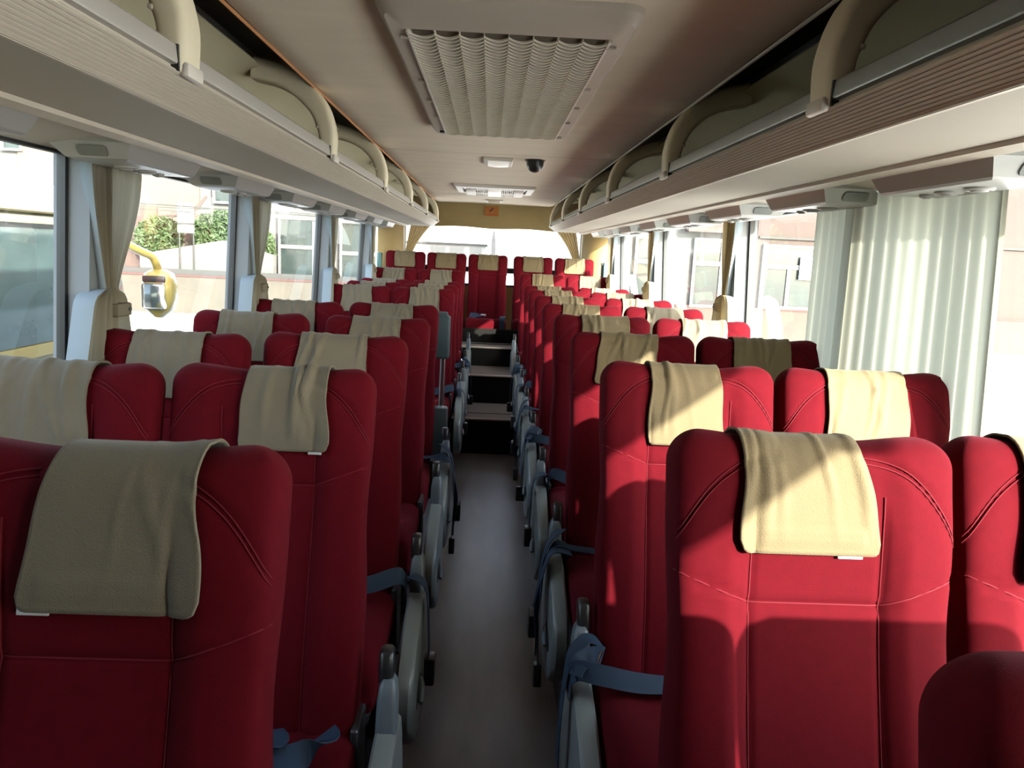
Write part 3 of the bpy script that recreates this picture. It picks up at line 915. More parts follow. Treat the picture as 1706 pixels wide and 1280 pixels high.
def seat(x, ytop, zp, label, aisle=0, belt=None, tilt=14.1, sx=1.0, sz=1.0, rise=0.40, cushion_len=1.0, legs=True, flat=False, name='passenger_seat'):
    """ytop: where the top of the headrest stands; zp: height of the floor under the seat"""
    S = S_TOP * sz
    yp = ytop - S * sin(radians(tilt)) + 0.0
    root = thing(name, (x, yp, zp), label, 'seat', SEAT_GROUP)
    bk = obj('backrest', BACK_FLAT_ME if flat else BACK_ME, root)
    bk.location = (0, 0, rise); bk.rotation_euler = (-radians(tilt), 0, 0); bk.scale = (sx, 1, sz)
    obj('stitching', PIPE_ME, bk)
    c = obj('seat_cushion', CUSH_ME, root)
    c.location = (0, 0, rise); c.scale = (sx, cushion_len, 1)
    if legs:
        fr = obj('seat_frame', FRAME_ME, root); fr.scale = (sx, 1, 1)
        for s in (-1, 1):
            obj('leg', LEG_ME[s], root)
    if aisle:
        d = SIDE_ME[aisle]
        c = obj('side_cover', d['cover'], root)
        dx = 0.026 if aisle > 0 else 0.0
        c.location.x = dx
        obj('lever_recess', d['recess'], c); obj('recline_lever', d['lever'], c)
        a = obj('armrest', d['arm'], root); a.location = (dx, 0, -0.03); obj('armrest_pad', d['pad'], a)
        if belt:
            if (belt, aisle) not in BELT_ME:
                BELT_ME[(belt, aisle)] = belt_meshes(belt, aisle)
            w, bs, t = BELT_ME[(belt, aisle)]
            w = obj('seat_belt', w, root); w.location.x = dx
            for b in bs:
                obj('buckle', b, w)
            obj('belt_tongue', t, w)
    return dict(x=x, yp=yp, z=zp + rise, tilt=tilt, sx=sx, sz=sz)

# ---- headrest cloths
def cloth_mesh(seed, w0, w1, drop, skew=0.0, x0=0.0, folds=5, hem=False, bdrop=0.12, amp=1.0, sx=1.0):
    r = random.Random(seed)
    NX, NS = 44, 60
    fold = [(r.uniform(-0.9, 0.9), r.uniform(0.05, 0.11), r.uniform(0.003, 0.0075), r.uniform(-0.6, 0.6), r.uniform(0.25, 1.0)) for _ in range(folds)]
    total = drop + 0.05 + bdrop
    pts = []
    for i in range(NS + 1):
        d = i / NS * total           # distance from the front hem, over the top and down the back
        row = []
        for j in range(NX + 1):
            u = -1 + 2 * j / NX
            # rounded lower corners
            dd = d
            if d < 0.02:
                cu = max(0.0, (abs(u) - 0.86) / 0.14)
                dd = d + 0.018 * (1 - sqrt(max(0, 1 - cu * cu))) * (1 - d / 0.02)
            fr = max(0.0, min(1.0, dd / drop))
            wv = (w1 + (w0 - w1) * sstep(0.0, 1.0, fr)) / 2
            xc = x0 + skew * (1 - fr)
            x = xc + u * wv + 0.002 * sin(9 * fr + seed)
            b = 0.0
            for (fu, fw, fa, sl, ln) in fold:
                h = sstep(0, 0.25, fr) * (0.25 + 0.75 * sstep(1 - ln - 0.2, 1 - ln + 0.3, fr))
                b += amp * fa * h * exp(-((u - fu - sl * (1 - fr)) / fw) ** 2)
            b -= amp * 0.002 * max(0, sin(u * 11 + seed)) * sstep(0.6, 1, fr)
            if hem and 0.013 < dd < 0.040 and abs(u) < 0.80:
                b += 0.0022
            if abs(u) > 0.955:
                b += 0.0012
            xs = max(-0.2, min(0.2, x))
            if dd <= drop:
                s = S_TOP - drop + dd
                p = surf(xs, min(s, S_TOP - 1e-4), 0)
                # near the top leave the surface radially
                k = sstep(S_TOP - 0.05, S_TOP, s)
                p.y -= (0.0075 + max(b, -0.004)) * (1 - 0.5 * k) + 0.004 * (1 - fr) ** 2
                p.z += (0.0065 + 0.5 * max(b, 0)) * k
                p.x = x
                # flatten the groove relief under the cloth
                if s < S_TOP - 0.06:
                    base = -(0.040 + 0.016 * sstep(0.50, 0.66, s) + 0.0065 * sstep(0.085, 0.135, abs(x))) * edge(x / hw_at(s), 6)
                    p.y = min(p.y, base - 0.004 - max(b, -0.002))
            elif dd <= drop + 0.05:
                t = (dd - drop) / 0.05
                yb = 0.036 * t
                yf = surf(xs, S_TOP - 1e-4, 0)
                p = Vector((x, -0.002 + yb, S_TOP + dip(xs, S_TOP) + 0.0065 - 0.010 * t * t + 0.4 * max(b, 0) * (1 - t)))
            else:
                t = dd - drop - 0.05
                s = S_TOP - 0.014 - t
                p = Vector((x, back_t(s) * edge(x / hw_at(s), 5) * topE(s) + 0.006, s + dip(xs, s) + 0.0035))
                p.y = max(p.y, 0.034)
            row.append(p)
        pts.append(row)
    me = MB().grid(pts).mesh('cloth', TOWEL_SUN, smooth=60, fix=False)
    return me
def cloth(st, seed, w0, w1, drop, label, m=None, tag_at=None, **kw):
    me = cloth_mesh(seed, w0, w1, drop, **kw)
    o = obj('headrest_cloth', me)
    if m:
        me.materials.clear(); me.materials.append(m)
    o.location = (st['x'], st['yp'], st['z']); o.rotation_euler = (-radians(st['tilt']), 0, 0); o.scale = (st['sx'], 1, st['sz'])
    md = o.modifiers.new('thickness', 'SOLIDIFY'); md.thickness = 0.0035; md.offset = 1.0
    tag(o, label, 'headrest cloth', 'beige headrest cloths')
    if tag_at is not None:
        s0 = S_TOP - drop
        p = surf(tag_at, s0 - 0.004, 0.0055)
        MB().rbox(p.x - 0.018, p.x + 0.018, p.y - 0.001, p.y + 0.001, p.z - 0.0015, p.z + 0.02, 0.0008, 1).build('white_tag', TAG, o)
    return o

def row_seats():
    A, W = 0.463, 0.893
    # right of the aisle ------------------------------------------------
    RY = [0.465, 1.12, 1.84, 2.56, 3.28, 4.0, 4.72, 5.44, 6.18, 7.17]
    belts = [None, None, 'wrapped', 'hanging', 'crossing', 'wrapped', 'hanging', 'crossing', 'wrapped', None]
    notes_s = ['aisle seat cut off by the lower right corner, right of the aisle', 'large sunlit aisle seat in the second row right of the aisle', 'aisle seat in the third row right of the aisle, blue belt round its arm',
             'aisle seat in the fourth row right of the aisle, belts hanging in the aisle', 'shaded aisle seat in the fifth row right of the aisle']
    for k, y in enumerate(RY):
        zp = 0.16 if k < 9 else 0.222
        o = ORD[k]
        tl = 14.1 + [0, 0, -0.5, 0.4, 0, 0.5, -0.3, 0, 0.3, -1][k]
        al = 'red ' + (notes_s[k] if k < len(notes_s) else 'aisle seat in the %s row right of the aisle' % o)
        if k == 9:
            al = 'raised red velvet aisle seat right of the aisle, directly before the rear bench'
        st = seat(A + (0.025 if k == 0 else 0), y, zp, al, -1, belts[k], tl, flat=(k == 0))
        wl = 'red velvet window seat in the %s row right of the aisle' % o
        if k == 0:
            wl = 'red velvet window seat beside the cut off seat in the lower right corner'
        if k == 1:
            wl = 'red velvet window seat cut by the right edge of the photo, second row'
        if k == 9:
            wl = 'raised red velvet window seat on the right, directly before the rear bench'
        sw = seat(W + (0.04 if k == 0 else 0), y + [0, .02, 0.0, .01, 0, .02, 0, 0, 0, 0][k], zp, wl, 0, None, tl - 0.3, flat=(k == 0))
        if k == 0:
            continue
        ca = {1: dict(seed=3, w0=0.172, w1=0.205, drop=0.174, skew=0.010, x0=-0.026, folds=5, hem=True, tag_at=0.045, amp=0.8),
              2: dict(seed=8, w0=0.165, w1=0.180, drop=0.20, x0=-0.012, folds=4),
              3: dict(seed=12, w0=0.19, w1=0.20, drop=0.18, skew=-0.02, x0=-0.015, folds=6, amp=1.3),
              4: dict(seed=14, w0=0.20, w1=0.20, drop=0.18, folds=4, x0=0.01)}.get(k, dict(seed=20 + k, w0=0.19, w1=0.20, drop=0.18, folds=6, x0=rnd.uniform(-0.01, 0.01)))
        nm = {1: 'beige cloth with a bottom hem on the large sunlit seat, second row right', 2: 'beige cloth half in sun on the third aisle seat right of the aisle',
              3: 'creased golden beige cloth on the fourth aisle seat right of the aisle', 4: 'shaded grey beige cloth on the fifth aisle seat right of the aisle',
              9: 'beige cloth on the raised aisle seat right, before the rear bench'}.get(k, 'beige cloth over the %s aisle seat right of the aisle' % o)
        cloth(st, label=nm, **ca)
        cw = dict(seed=40 + k, w0=0.19, w1=0.20, drop=0.19, folds=5, x0=rnd.uniform(-0.01, 0.01))
        if k == 1:
            cw = dict(seed=41, w0=0.20, w1=0.215, drop=0.215, folds=4, x0=-0.022)
        nw = {1: 'beige cloth cut by the right edge of the photo, second row', 2: 'cream cloth split by a slanting sun line on the third window seat right',
              3: 'wrinkled beige cloth on the window seat beside the drawn curtain, fourth row right',
              9: 'beige cloth on the raised window seat right, before the rear bench'}.get(k, 'cream cloth over the %s window seat on the right' % o)
        cloth(sw, label=nw, m=TOWEL_SUN if k < 4 else TOWEL_SHADE, **cw)
    # left of the aisle ---------------------------------------------------
    LA = [(0.91, 14.1), (1.62, 14.1), (2.26, 14.1), (3.10, 19.5), (3.61, 14.1), (5.22, 14.1), (5.83, 14.1), (6.45, 14.1), (7.14, 13.0)]
    LW = [None, (1.58, 14), (2.16, 14), (2.87, 14), (3.54, 14), (5.22, 14), (5.86, 14), (6.48, 14), (7.16, 13)]
    lb = [None, 'lying', 'crossing', None, 'hanging', 'crossing', None, 'wrapped', None]
    for k, (y, tl) in enumerate(LA):
        zp = (0.165 if k == 0 else 0.15) if k < 8 else 0.222
        o = ORD[k]
        al = {0: 'large shaded red velvet seat in the lower left corner, nearest left of the aisle', 1: 'dark red velvet aisle seat second left of the aisle, blue belt on its cushion',
              2: 'red velvet aisle seat third left of the aisle, belt across its cushion', 3: 'red velvet aisle seat leaning further back, fourth left of the aisle',
              4: 'red velvet aisle seat left of the aisle just before the grey grab post', 8: 'raised red velvet aisle seat left of the aisle, before the rear bench'}.get(
              k, 'red velvet aisle seat left of the aisle, %s behind the grab post' % ORD[k - 5])
        st = seat(-0.456, y, zp, al, 1, lb[k], tl)
        ca = {0: dict(seed=5, w0=0.166, w1=0.205, drop=0.192, skew=-0.004, x0=0.036, folds=4, hem=True, tag_at=-0.055, amp=0.35),
              1: dict(seed=6, w0=0.165, w1=0.185, drop=0.178, skew=0.004, x0=0.030, folds=7, amp=1.0, tag_at=0.10),
              2: dict(seed=7, w0=0.19, w1=0.21, drop=0.19, x0=-0.004, folds=6)}.get(k, dict(seed=60 + k, w0=0.19, w1=0.205, drop=0.18, folds=6, x0=rnd.uniform(-0.01, 0.01)))
        nm = {0: 'large worn grey beige cloth with fuzzy hem on the nearest left seat', 1: 'gathered beige cloth with a white tag, second aisle seat left',
              2: 'pleated beige cloth on the third aisle seat left of the aisle', 3: 'beige cloth on the further reclined fourth aisle seat left', 4: 'beige cloth on the left aisle seat before the grey grab post',
              8: 'beige cloth on the raised left aisle seat before the rear bench'}.get(k, 'beige cloth on the left aisle seat %s behind the grab post' % ORD[k - 5])
        cloth(st, label=nm, m=TOWEL_SHADE, **ca)
        if LW[k] is None:
            continue
        y, tl = LW[k]
        wl = {1: 'red velvet window seat cut by the left edge of the photo', 2: 'red velvet window seat behind the first tied curtain on the left', 3: 'red velvet window seat on the left, in front of the second tied curtain',
              4: 'red velvet window seat on the left, just behind the second tied curtain', 8: 'raised red velvet window seat on the left, before the rear bench'}.get(k, 'red velvet window seat on the left, %s behind the grab post row' % ORD[k - 5])
        sw = seat(-0.885, y, zp, wl, 0, None, tl)
        cw = dict(seed=80 + k, w0=0.19, w1=0.205, drop=0.19, folds=6, x0=rnd.uniform(-0.012, 0.0))
        if k == 1:
            cw = dict(seed=81, w0=0.205, w1=0.215, drop=0.20, folds=6, x0=-0.015)
        nw = {1: 'large grey beige cloth on the seat cut by the left edge', 2: 'long beige cloth on the window seat behind the first tied curtain, left', 3: 'pleated grey cloth on the left window seat in front of the second tied curtain',
              4: 'grey beige cloth on the left window seat behind the second tied curtain', 8: 'beige cloth on the raised left window seat before the rear bench'}.get(k, 'grey cloth on the left window seat, %s behind the grab post row' % ORD[k - 5])
        cloth(sw, label=nw, m=TOWEL_SHADE, **cw)
    # rear bench ------------------------------------------------------------
    pos = ['leftmost', 'second from left', 'centre', 'second from right', 'rightmost']
    for k, x in enumerate((-0.88, -0.465, -0.045, 0.415, 0.835)):
        lab = 'red velvet %s seat of the rear bench' % pos[k] + (', facing straight down the aisle' if k == 2 else (', in a patch of sun' if k == 4 else ''))
        st = seat(x, 7.95, 0.685, lab, 0, None, 11.0, 0.97, 0.90, rise=0.16, cushion_len=0.98, legs=False, name='passenger_seat')
        cloth(st, seed=100 + k, w0=0.205, w1=0.215, drop=0.185, label='beige cloth on the %s seat of the rear bench' % pos[k], folds=4, x0=rnd.uniform(-0.01, 0.01), skew=rnd.uniform(-0.01, 0.01))
row_seats()
# belts on the bench seat facing the aisle
def bench_base():
    root = thing('bench_plinth', (0, 7.335, 0.692), 'dark box plinth under the rear bench seats', 'bench plinth')
    MB().rbox(-1.10, 1.10, 0.0, 0.02, 0.0, 0.145, 0.004, 1)\
        .rbox(-1.10, 1.10, 0.02, 0.55, 0.0, 0.053, 0.004, 1).build('front_panel', RISER, root)
    MB().rbox(-1.10, 1.10, -0.006, 0.0, 0.004, 0.010, 0.001, 1).build('edge_strip', ALU, root)
bench_base()
def bench_belt():
    root = thing('lap_belt', (-0.045, 7.60, 0.921), 'blue and white lap belt lying on the centre rear bench seat', 'seat belt')
    w = MB()
    X, Y, Z = Vector((1, 0, 0)), Vector((0, 1, 0)), Vector((0, 0, 1))
    ribbon(w, [(-0.16, 0.05, 0.018), (-0.10, -0.04, 0.022), (-0.04, -0.12, 0.020), (-0.02, -0.15, 0.03)], [Y+Z, Y+Z, X+Y, X], 0.05)
    ribbon(w, [(0.18, 0.04, 0.018), (0.165, -0.10, 0.022), (0.16, -0.205, 0.012), (0.158, -0.225, -0.06), (0.158, -0.222, -0.12)], [X, X, X, X, X], 0.05)
    w.build('webbing', BELT, root)
    MB().rbox(-0.05, 0.0, -0.13, -0.07, 0.022, 0.04, 0.004).build('buckle', TAG, root)
bench_belt()

# ------------------------------------------------------------------ grab post by the middle door
PADG = mat('slate_grey_padding', (0.022, 0.034, 0.040), rough=0.6, spec=0.2)
def grab_post():
    root = thing('grab_post', (-0.275, 4.30, 0.16), 'grey padded grab post on a steel tube beside the left middle door', 'grab post')
    M = Matrix.Rotation(radians(-3), 4, 'Y')
    MB().tube([(0, 0, 0.0), (0.008, 0.05, 0.9)], 0.017, 16).build('steel_tube', CHROME, root)
    MB().rbox(-0.055, 0.045, -0.045, 0.045, 0.80, 1.04, 0.014, 3).build('padded_head', PADG, root)
    MB().rbox(-0.05, 0.03, -0.035, 0.035, 1.03, 1.06, 0.01, 2).build('head_cap', PADG, root)
    MB().rbox(-0.045, 0.045, -0.04, 0.04, 0.24, 0.52, 0.012, 2).build('lower_housing', mat('green_black_plastic', (0.03, 0.04, 0.04), rough=0.4), root)
grab_post()

# ------------------------------------------------------------------ curtains
def drape_rows(s, zs, fn, npl, amp, seed, ret=0.05, n=90):
    """fn(t) -> (y0, y1, x_inner); t runs 0 (top) to 1 (bottom); returns the pleated face and the flat return towards the window"""
    r = random.Random(seed)
    ph = [r.uniform(0, 6.28) for _ in range(4)]
    rows, back = [], []
    for i, z in enumerate(zs):
        t = i / (len(zs) - 1)
        y0, y1, xi = fn(t)
        back.append([(s * (xi + ret), y0 + 0.010, z), (s * (xi + ret * 0.55), y0 + 0.002, z), (s * (xi + 0.016), y0 - 0.001, z), (s * (xi + 0.004), y0, z)])
        row = [back[-1][-1]]
        for j in range(1, n + 1):
            u = j / n
            w = u * npl + 0.25 * sin(u * 9 + ph[0])
            d = amp * (0.5 + 0.5 * sin(2 * pi * w + ph[1] + 0.5 * sin(3 * t + ph[2]))) * (0.7 + 0.3 * sin(u * 17 + ph[3]))
            d = 0.004 * (1 - sstep(0, 0.06, u)) + d * sstep(0, 0.06, u)
            row.append((s * (xi + d), y0 + (y1 - y0) * u, z))
        row.append((s * (xi + ret * 0.7), y1 + 0.002, z))
        rows.append(row)
    return rows, back
def tied_curtain(s, py, wide, label, seed, col=None):
    col = col or CURT
    ya = py - 0.062
    root = thing('window_curtain', (s * 1.08, py, 1.0), label, 'curtain', 'tied window curtains')
    off = Matrix.Translation((-s * 1.08, -py, -1.0))
    zs = [1.772 - (1.772 - 1.36) * k / 24 for k in range(25)]
    def up(t):
        k = sstep(-0.1, 1.05, t) ** 1.6
        c = ya + 0.085
        return (ya + (c - 0.022 - ya) * k, ya + wide + (c + 0.022 - ya - wide) * k, 1.068 + 0.006 * t)
    rows, back = drape_rows(s, zs, up, 7, 0.028, seed, 0.042)
    o = MB().grid(rows).build('upper_drape', col, root, smooth=60); o.data.transform(off)
    q = MB().grid(back).build('lining', LINING, o, smooth=60); q.data.transform(off)
    zs = [1.412 - 0.41 * k / 28 for k in range(29)]
    def lo(t):
        sh = sqrt(max(0, 1 - (1 - min(1, t / 0.10)) ** 2))
        yc = ya + 0.08 + 0.04 * t
        w = (0.045 + 0.075 * sh + 0.05 * t)
        return (yc - w - 0.15 * t, yc + 0.02 + 0.04 * sh + 0.02 * t, 1.052 + 0.012 * (1 - sh) - 0.012 * t)
    rows, back = drape_rows(s, zs, lo, 5, 0.030, seed + 5, 0.065)
    o = MB().grid(rows).build('lower_drape', col, root, smooth=60); o.data.transform(off)
    q = MB().grid(back).build('lining', LINING, o, smooth=60); q.data.transform(off)
    m = MB()
    yc = ya + 0.10
    m.rbox(min(s*1.040, s*1.075), max(s*1.040, s*1.075), yc - 0.055, yc + 0.03, 1.335, 1.372, 0.006)
    o = m.build('tie_band', col, root); o.data.transform(off)
    m = MB()
    m.rbox(min(s*1.035, s*1.041), max(s*1.035, s*1.041), yc + 0.005, yc + 0.017, 1.35, 1.359, 0.002, 1)
    o2 = m.build('tie_button', STEEL, o); o2.data.transform(off)
NAMES_L = ['beige curtain tied to the first pillar on the left, pleats spread below the tie', 'beige curtain tied to the second pillar on the left, above the third row seats',
           'beige curtain tied to the third pillar on the left side', 'beige curtain tied to the last pillar on the left side']
for k, py in enumerate(PILL[-1][1:]):
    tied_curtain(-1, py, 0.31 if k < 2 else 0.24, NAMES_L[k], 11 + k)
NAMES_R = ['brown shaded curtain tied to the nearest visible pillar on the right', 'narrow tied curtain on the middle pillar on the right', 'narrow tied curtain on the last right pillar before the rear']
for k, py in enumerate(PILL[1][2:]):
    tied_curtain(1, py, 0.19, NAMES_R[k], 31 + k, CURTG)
def drawn_curtain():
    root = thing('window_curtain', (1.08, 2.1, 1.0), 'pale pleated curtain drawn across the near window on the right', 'curtain')
    zs = [1.775 - 0.80 * k / 20 for k in range(21)]
    def fn(t):
        return (1.66 - 0.04 * t, 2.60 + 0.03 * t, 1.062 + 0.020 * t)
    rows, back = drape_rows(1, zs, fn, 15, 0.020, 77, 0.018, n=300)
    rows = [q + p[1:] for q, p in zip(back, rows)]
    o = MB().grid(rows).build('drape', mat('pale_drawn_curtain', (0.2113, 0.2164, 0.1812), rough=0.9, bump=0.2, bscale=500, trans=0.5, spec=0.1), root, smooth=60)
    o.data.transform(Matrix.Translation((-1.08, -2.1, -1.0)))
    MB().tube([(0.0, -0.55, 0.777), (0.0, 0.55, 0.777)], 0.005, 8).build('curtain_rail', ALU, root)
drawn_curtain()
def rear_curtain(s, label, seed):
    root = thing('rear_curtain', (s * 0.8, 8.2, 1.2), label, 'curtain', 'rear window curtains')
    rows = []
    r = random.Random(seed)
    for i in range(25):
        t = i / 24
        z = 1.845 - 0.42 * t
        a = 0.62 + (0.86 - 0.62) * (1 - (1 - t) ** 1.7)
        b = 0.86 + 0.075 * t
        row = []
        for j in range(71):
            u = j / 70
            row.append((s * (a + (b - a) * u) - s * 0.8, 8.205 - 0.020 * sin(u * 2 * pi * 6 + 1.5 * t) * (1 - 0.4 * t) - 8.2, z - 1.2))
        rows.append(row)
    MB().grid(rows).build('drape', CURTG, root, smooth=60)
    MB().rbox(s*0.84 - 0.05 - s*0.8, s*0.84 + 0.06 - s*0.8, -0.03, 0.03, 0.215, 0.25, 0.008).build('tie_band', CURTG, root)
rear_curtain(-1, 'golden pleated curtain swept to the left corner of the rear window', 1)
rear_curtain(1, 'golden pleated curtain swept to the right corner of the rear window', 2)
def hammer(s, y, label):
    root = thing('window_hammer', (s * 1.10, y, 1.45), label, 'emergency hammer')
    MB().rbox(-0.012, 0.030, -0.045, 0.045, -0.11, 0.06, 0.01).build('holder', mat('teal_plastic', (0.06, 0.16, 0.15), rough=0.4), root)
    m = MB(); m.tube([(-s*0.022, 0, -0.10), (-s*0.022, 0, 0.04)], 0.011, 10); m.tube([(-s*0.022, -0.03, 0.045), (-s*0.022, 0.03, 0.045)], 0.012, 10)
    m.build('hammer', BLACK, root)
hammer(1, 7.62, 'dark green emergency hammer holder at the last right window')
hammer(-1, 7.55, 'black emergency hammer holder at the last left window')

# ------------------------------------------------------------------ outside
CONC = mat('concrete_ground', (0.60, 0.58, 0.54), rough=0.9, var=0.15, vscale=0.6)
PINKW = mat('pink_plaster', (0.0359, 0.0235, 0.0200), rough=0.9, var=0.06, vscale=0.8)
BEIGEW = mat('beige_plaster', (0.0727, 0.0562, 0.0437), rough=0.9, var=0.06, vscale=0.8)
WHITEW = mat('white_plaster', (0.0654, 0.0629, 0.0589), rough=0.9, var=0.04, vscale=0.8)
LOWW = mat('weathered_low_wall', (0.0433, 0.0380, 0.0302), rough=0.95, var=0.28, vscale=1.4)
REDT = mat('red_coping', (0.0392, 0.0118, 0.0106), rough=0.8)
GREYB = mat('grey_band', (0.0209, 0.0209, 0.0197), rough=0.8)
WFRAME = mat('white_window_frame', (0.0811, 0.0811, 0.0811), rough=0.5)
WGLASS = mat('outside_window_glass', (0.0171, 0.0243, 0.0237), rough=0.15, var=0.35, vscale=0.9, stretch=(3, 1, 0.5))
LEAF = mat('leaf_green', (0.0249, 0.0469, 0.0117), rough=0.7, var=0.5, vscale=3)
BRICKR = mat('dusty_red_plaster', (0.0510, 0.0308, 0.0273), rough=0.9, var=0.1, vscale=1)
YELL = mat('yellow_coach_paint', (0.1663, 0.1307, 0.0337), rough=0.3, coat=0.3)
YELL2 = mat('pale_yellow_coach_paint', (0.1980, 0.1703, 0.0871), rough=0.3, coat=0.3)
DGLASS = mat('dark_coach_glass', (0.0396, 0.0594, 0.0614), rough=0.06, spec=0.9, var=0.5, vscale=2.2, stretch=(1, 1.2, 2.5))
GZ = -1.0
def outside():
    struct(MB().box(-70, 70, -50, 90, GZ - 0.2, GZ).build('ground', CONC, smooth=0))
    # --- building to the left, behind a low wall
    def window(root, x0, x1, z0, z1, y, mids=(), trans=None, f=0.09):
        fr = MB()
        for a, b, c, d in [(x0, x1, z0, z0 + f), (x0, x1, z1 - f, z1), (x0, x0 + f, z0 + f, z1 - f), (x1 - f, x1, z0 + f, z1 - f)]:
            fr.box(a, b, y - 0.08, y + 0.02, c, d)
        for mx, z_ in mids:
            fr.box(mx - 0.06, mx + 0.06, y - 0.06, y + 0.02, z0 + f, z_)
        if trans:
            fr.box(x0 + f, x1 - f, y - 0.07, y + 0.02, trans - 0.07, trans + 0.07)
        w = fr.build('window', WFRAME, root, smooth=0)
        MB().box(x0 + f, x1 - f, y - 0.01, y + 0.01, z0 + f, z1 - f).build('pane', WGLASS, w, smooth=0)
        return w
    b = thing('left_building', (-14, 29, GZ), 'pale beige and white building outside the left windows, behind a low wall', 'building')
    def L(m, name, mt):
        o = m.build(name, mt, b, smooth=0); o.data.transform(Matrix.Translation((14, -29, -GZ))); return o
    L(MB().box(-17.1, -10.7, 29.0, 34, GZ, 7.2), 'beige_wall', BEIGEW)
    L(MB().box(-30, -17.1, 29.1, 34, GZ, 7.2).box(-10.7, -3.9, 29.1, 34, GZ, 7.2), 'white_wall', WHITEW)
    L(MB().box(-13.4, -12.2, 28.9, 29.05, GZ, 2.6), 'red_brick_panel', BRICKR)
    L(MB().box(-30.2, -3.8, 28.85, 34.1, 7.2, 7.45), 'roof_edge', GREYB)
    for x0, x1, z0, z1, mids, tr in ((-17.65, -16.9, 4.35, 5.9, (), None), (-16.7, -15.6, 4.75, 5.9, (), None), (-7.85, -6.15, 0.12, 2.5, ((-6.55, 2.4),), 1.42), (-5.6, -4.2, 0.3, 2.45, (), 1.28), (-10.2, -9.2, 2.85, 4.6, (), None)):
        o = window(b, x0, x1, z0, z1, 29.0, mids, tr)
        for q in (o, o.children[0]):
            q.data.transform(Matrix.Translation((14, -29, -GZ)))
    for x0, x1 in ((-19.8, -18.6), (-22.5, -21.3)):
        o = window(b, x0, x1, 2.4, 4.6, 29.0)
        for q in (o, o.children[0]):
            q.data.transform(Matrix.Translation((14, -29, -GZ)))
    lw = thing('low_wall', (-12, 26.8, GZ), 'low weathered yard wall with a red line along its top, outside left', 'yard wall')
    MB().box(-14, 8.2, 0, 0.25, 0, 1.26).build('wall_body', LOWW, lw, smooth=0)
    MB().box(-14, 8.2, -0.03, 0.28, 1.26, 1.32).build('red_coping', REDT, lw, smooth=0)
    MB().box(-14, 8.2, 0.05, 0.22, 1.32, 1.50).build('grey_band', GREYB, lw, smooth=0)
    # pale gabled shed behind the wall
    sh = thing('gabled_shed', (-9.9, 27.4, GZ), 'pale stained gable wall behind the low wall, outside left', 'shed')
    MB().extrude([(-2.3, 0), (2.3, 0), (2.3, 2.1), (0.55, 2.54), (-0.6, 2.3), (-2.3, 1.95)], 'y', 0, 0.4).build('gable_wall', mat('pale_stained_plaster', (0.0671, 0.0653, 0.0601), rough=0.95, var=0.16, vscale=1.6), sh, smooth=0)
    sg = thing('grey_notice_board', (-10.55, 27.3, 2.2), 'small grey notice board above the gable wall, between two bushes', 'notice board')
    MB().box(-0.28, 0.28, -0.02, 0.02, -0.12, 0.56).build('board', mat('faded_notice_board', (0.1200, 0.1200, 0.1040), rough=0.8, var=0.3, vscale=9), sg, smooth=0)
    for q in (-0.24, 0.24):
        MB().box(q - 0.02, q + 0.02, 0.021, 0.05, -3.2, 0.5).build('leg', GREYB, sg, smooth=0)
    MB().box(-0.28, 0.28, -0.025, 0.025, -0.17, -0.12).build('board_edge', GREYB, sg, smooth=0)
    MB().box(-0.28, 0.28, -0.02, 0.02, -0.46, -0.19).build('lower_board', mat('pale_board', (0.1440, 0.1440, 0.1360), rough=0.8), sg, smooth=0)
    def bush(name, c, rx, rz, n, seed, label):
        r = random.Random(seed)
        root = thing(name, (c[0], c[1], GZ), label, 'bush', 'bushes behind the yard wall')
        m = MB()
        for k in range(n):
            d = Vector((r.gauss(0, 1), r.gauss(0, 1), r.gauss(0, 1))).normalized() * (r.random() ** 0.4)
            p = Vector((d.x * rx, d.y * min(0.38, rx * 0.7), c[2] - GZ + d.z * rz))
            q = Quaternion((r.gauss(0, 1), r.gauss(0, 1), r.gauss(0, 1), r.gauss(0, 1))).normalized()
            L_, W_ = r.uniform(0.09, 0.17), r.uniform(0.035, 0.06)
            vs_ = [p + q @ Vector(v) for v in ((-L_, 0, 0), (0, W_, 0.015), (L_, 0, 0), (0, -W_, 0.015))]
            m.add(vs_, [(0, 1, 2, 3)])
        m.build('foliage', LEAF, root, smooth=0, fix=False)
        t = MB()
        t.tube([(0, 0, 0), (0.1, 0, 1.2), (0.0, 0, c[2] - GZ)], [0.06, 0.05, 0.03], 6)
        for k in range(7):
            a = r.uniform(0, 6.28)
            t.tube([(0.05, 0, c[2] - GZ - 0.9), (rx*0.6*cos(a), min(0.3, rx*0.4)*sin(a), c[2] - GZ + r.uniform(-0.3, 0.5) * rz)], [0.03, 0.01], 5)
        t.build('stem', mat('bark', (0.12, 0.08, 0.05), rough=0.9), root)
        return root
    bush1 = bush('leafy_bush', (-11.9, 28.35, 1.55), 0.85, 0.75, 2200, 3, 'rounded green bush left of the grey notice board, outside left')
    bush('leafy_bush', (-9.7, 28.35, 1.75), 1.1, 0.85, 3000, 4, 'wide green bush right of the grey notice board, behind the gable wall')
    bush('leafy_bush', (-8.12, 28.35, 1.2), 0.33, 0.8, 1200, 5, 'narrow green bush beside the white window frame, outside left')
    br = MB()
    r = random.Random(2)
    br.tube(smooth_path([(-11.9, 28.35, 2.30), (-11.0, 28.35, 2.38), (-10.6, 28.35, 2.6), (-10.2, 28.35, 3.05)], 4), [0.03]*6 + [0.05]*7, 6)
    for k in range(9):
        a = Vector((-11.0 + r.uniform(-0.6, 0.4), 28.35, 2.35))
        br.tube([a, a + Vector((r.uniform(-0.7, 0.3), 0.05, r.uniform(-0.15, 0.25)))], [0.02, 0.008], 5)
    o = br.build('bare_branch', BRICKR, bush1)
    o.data.transform(Matrix.Translation((11.9, -28.35, -GZ)))
    cb = MB()
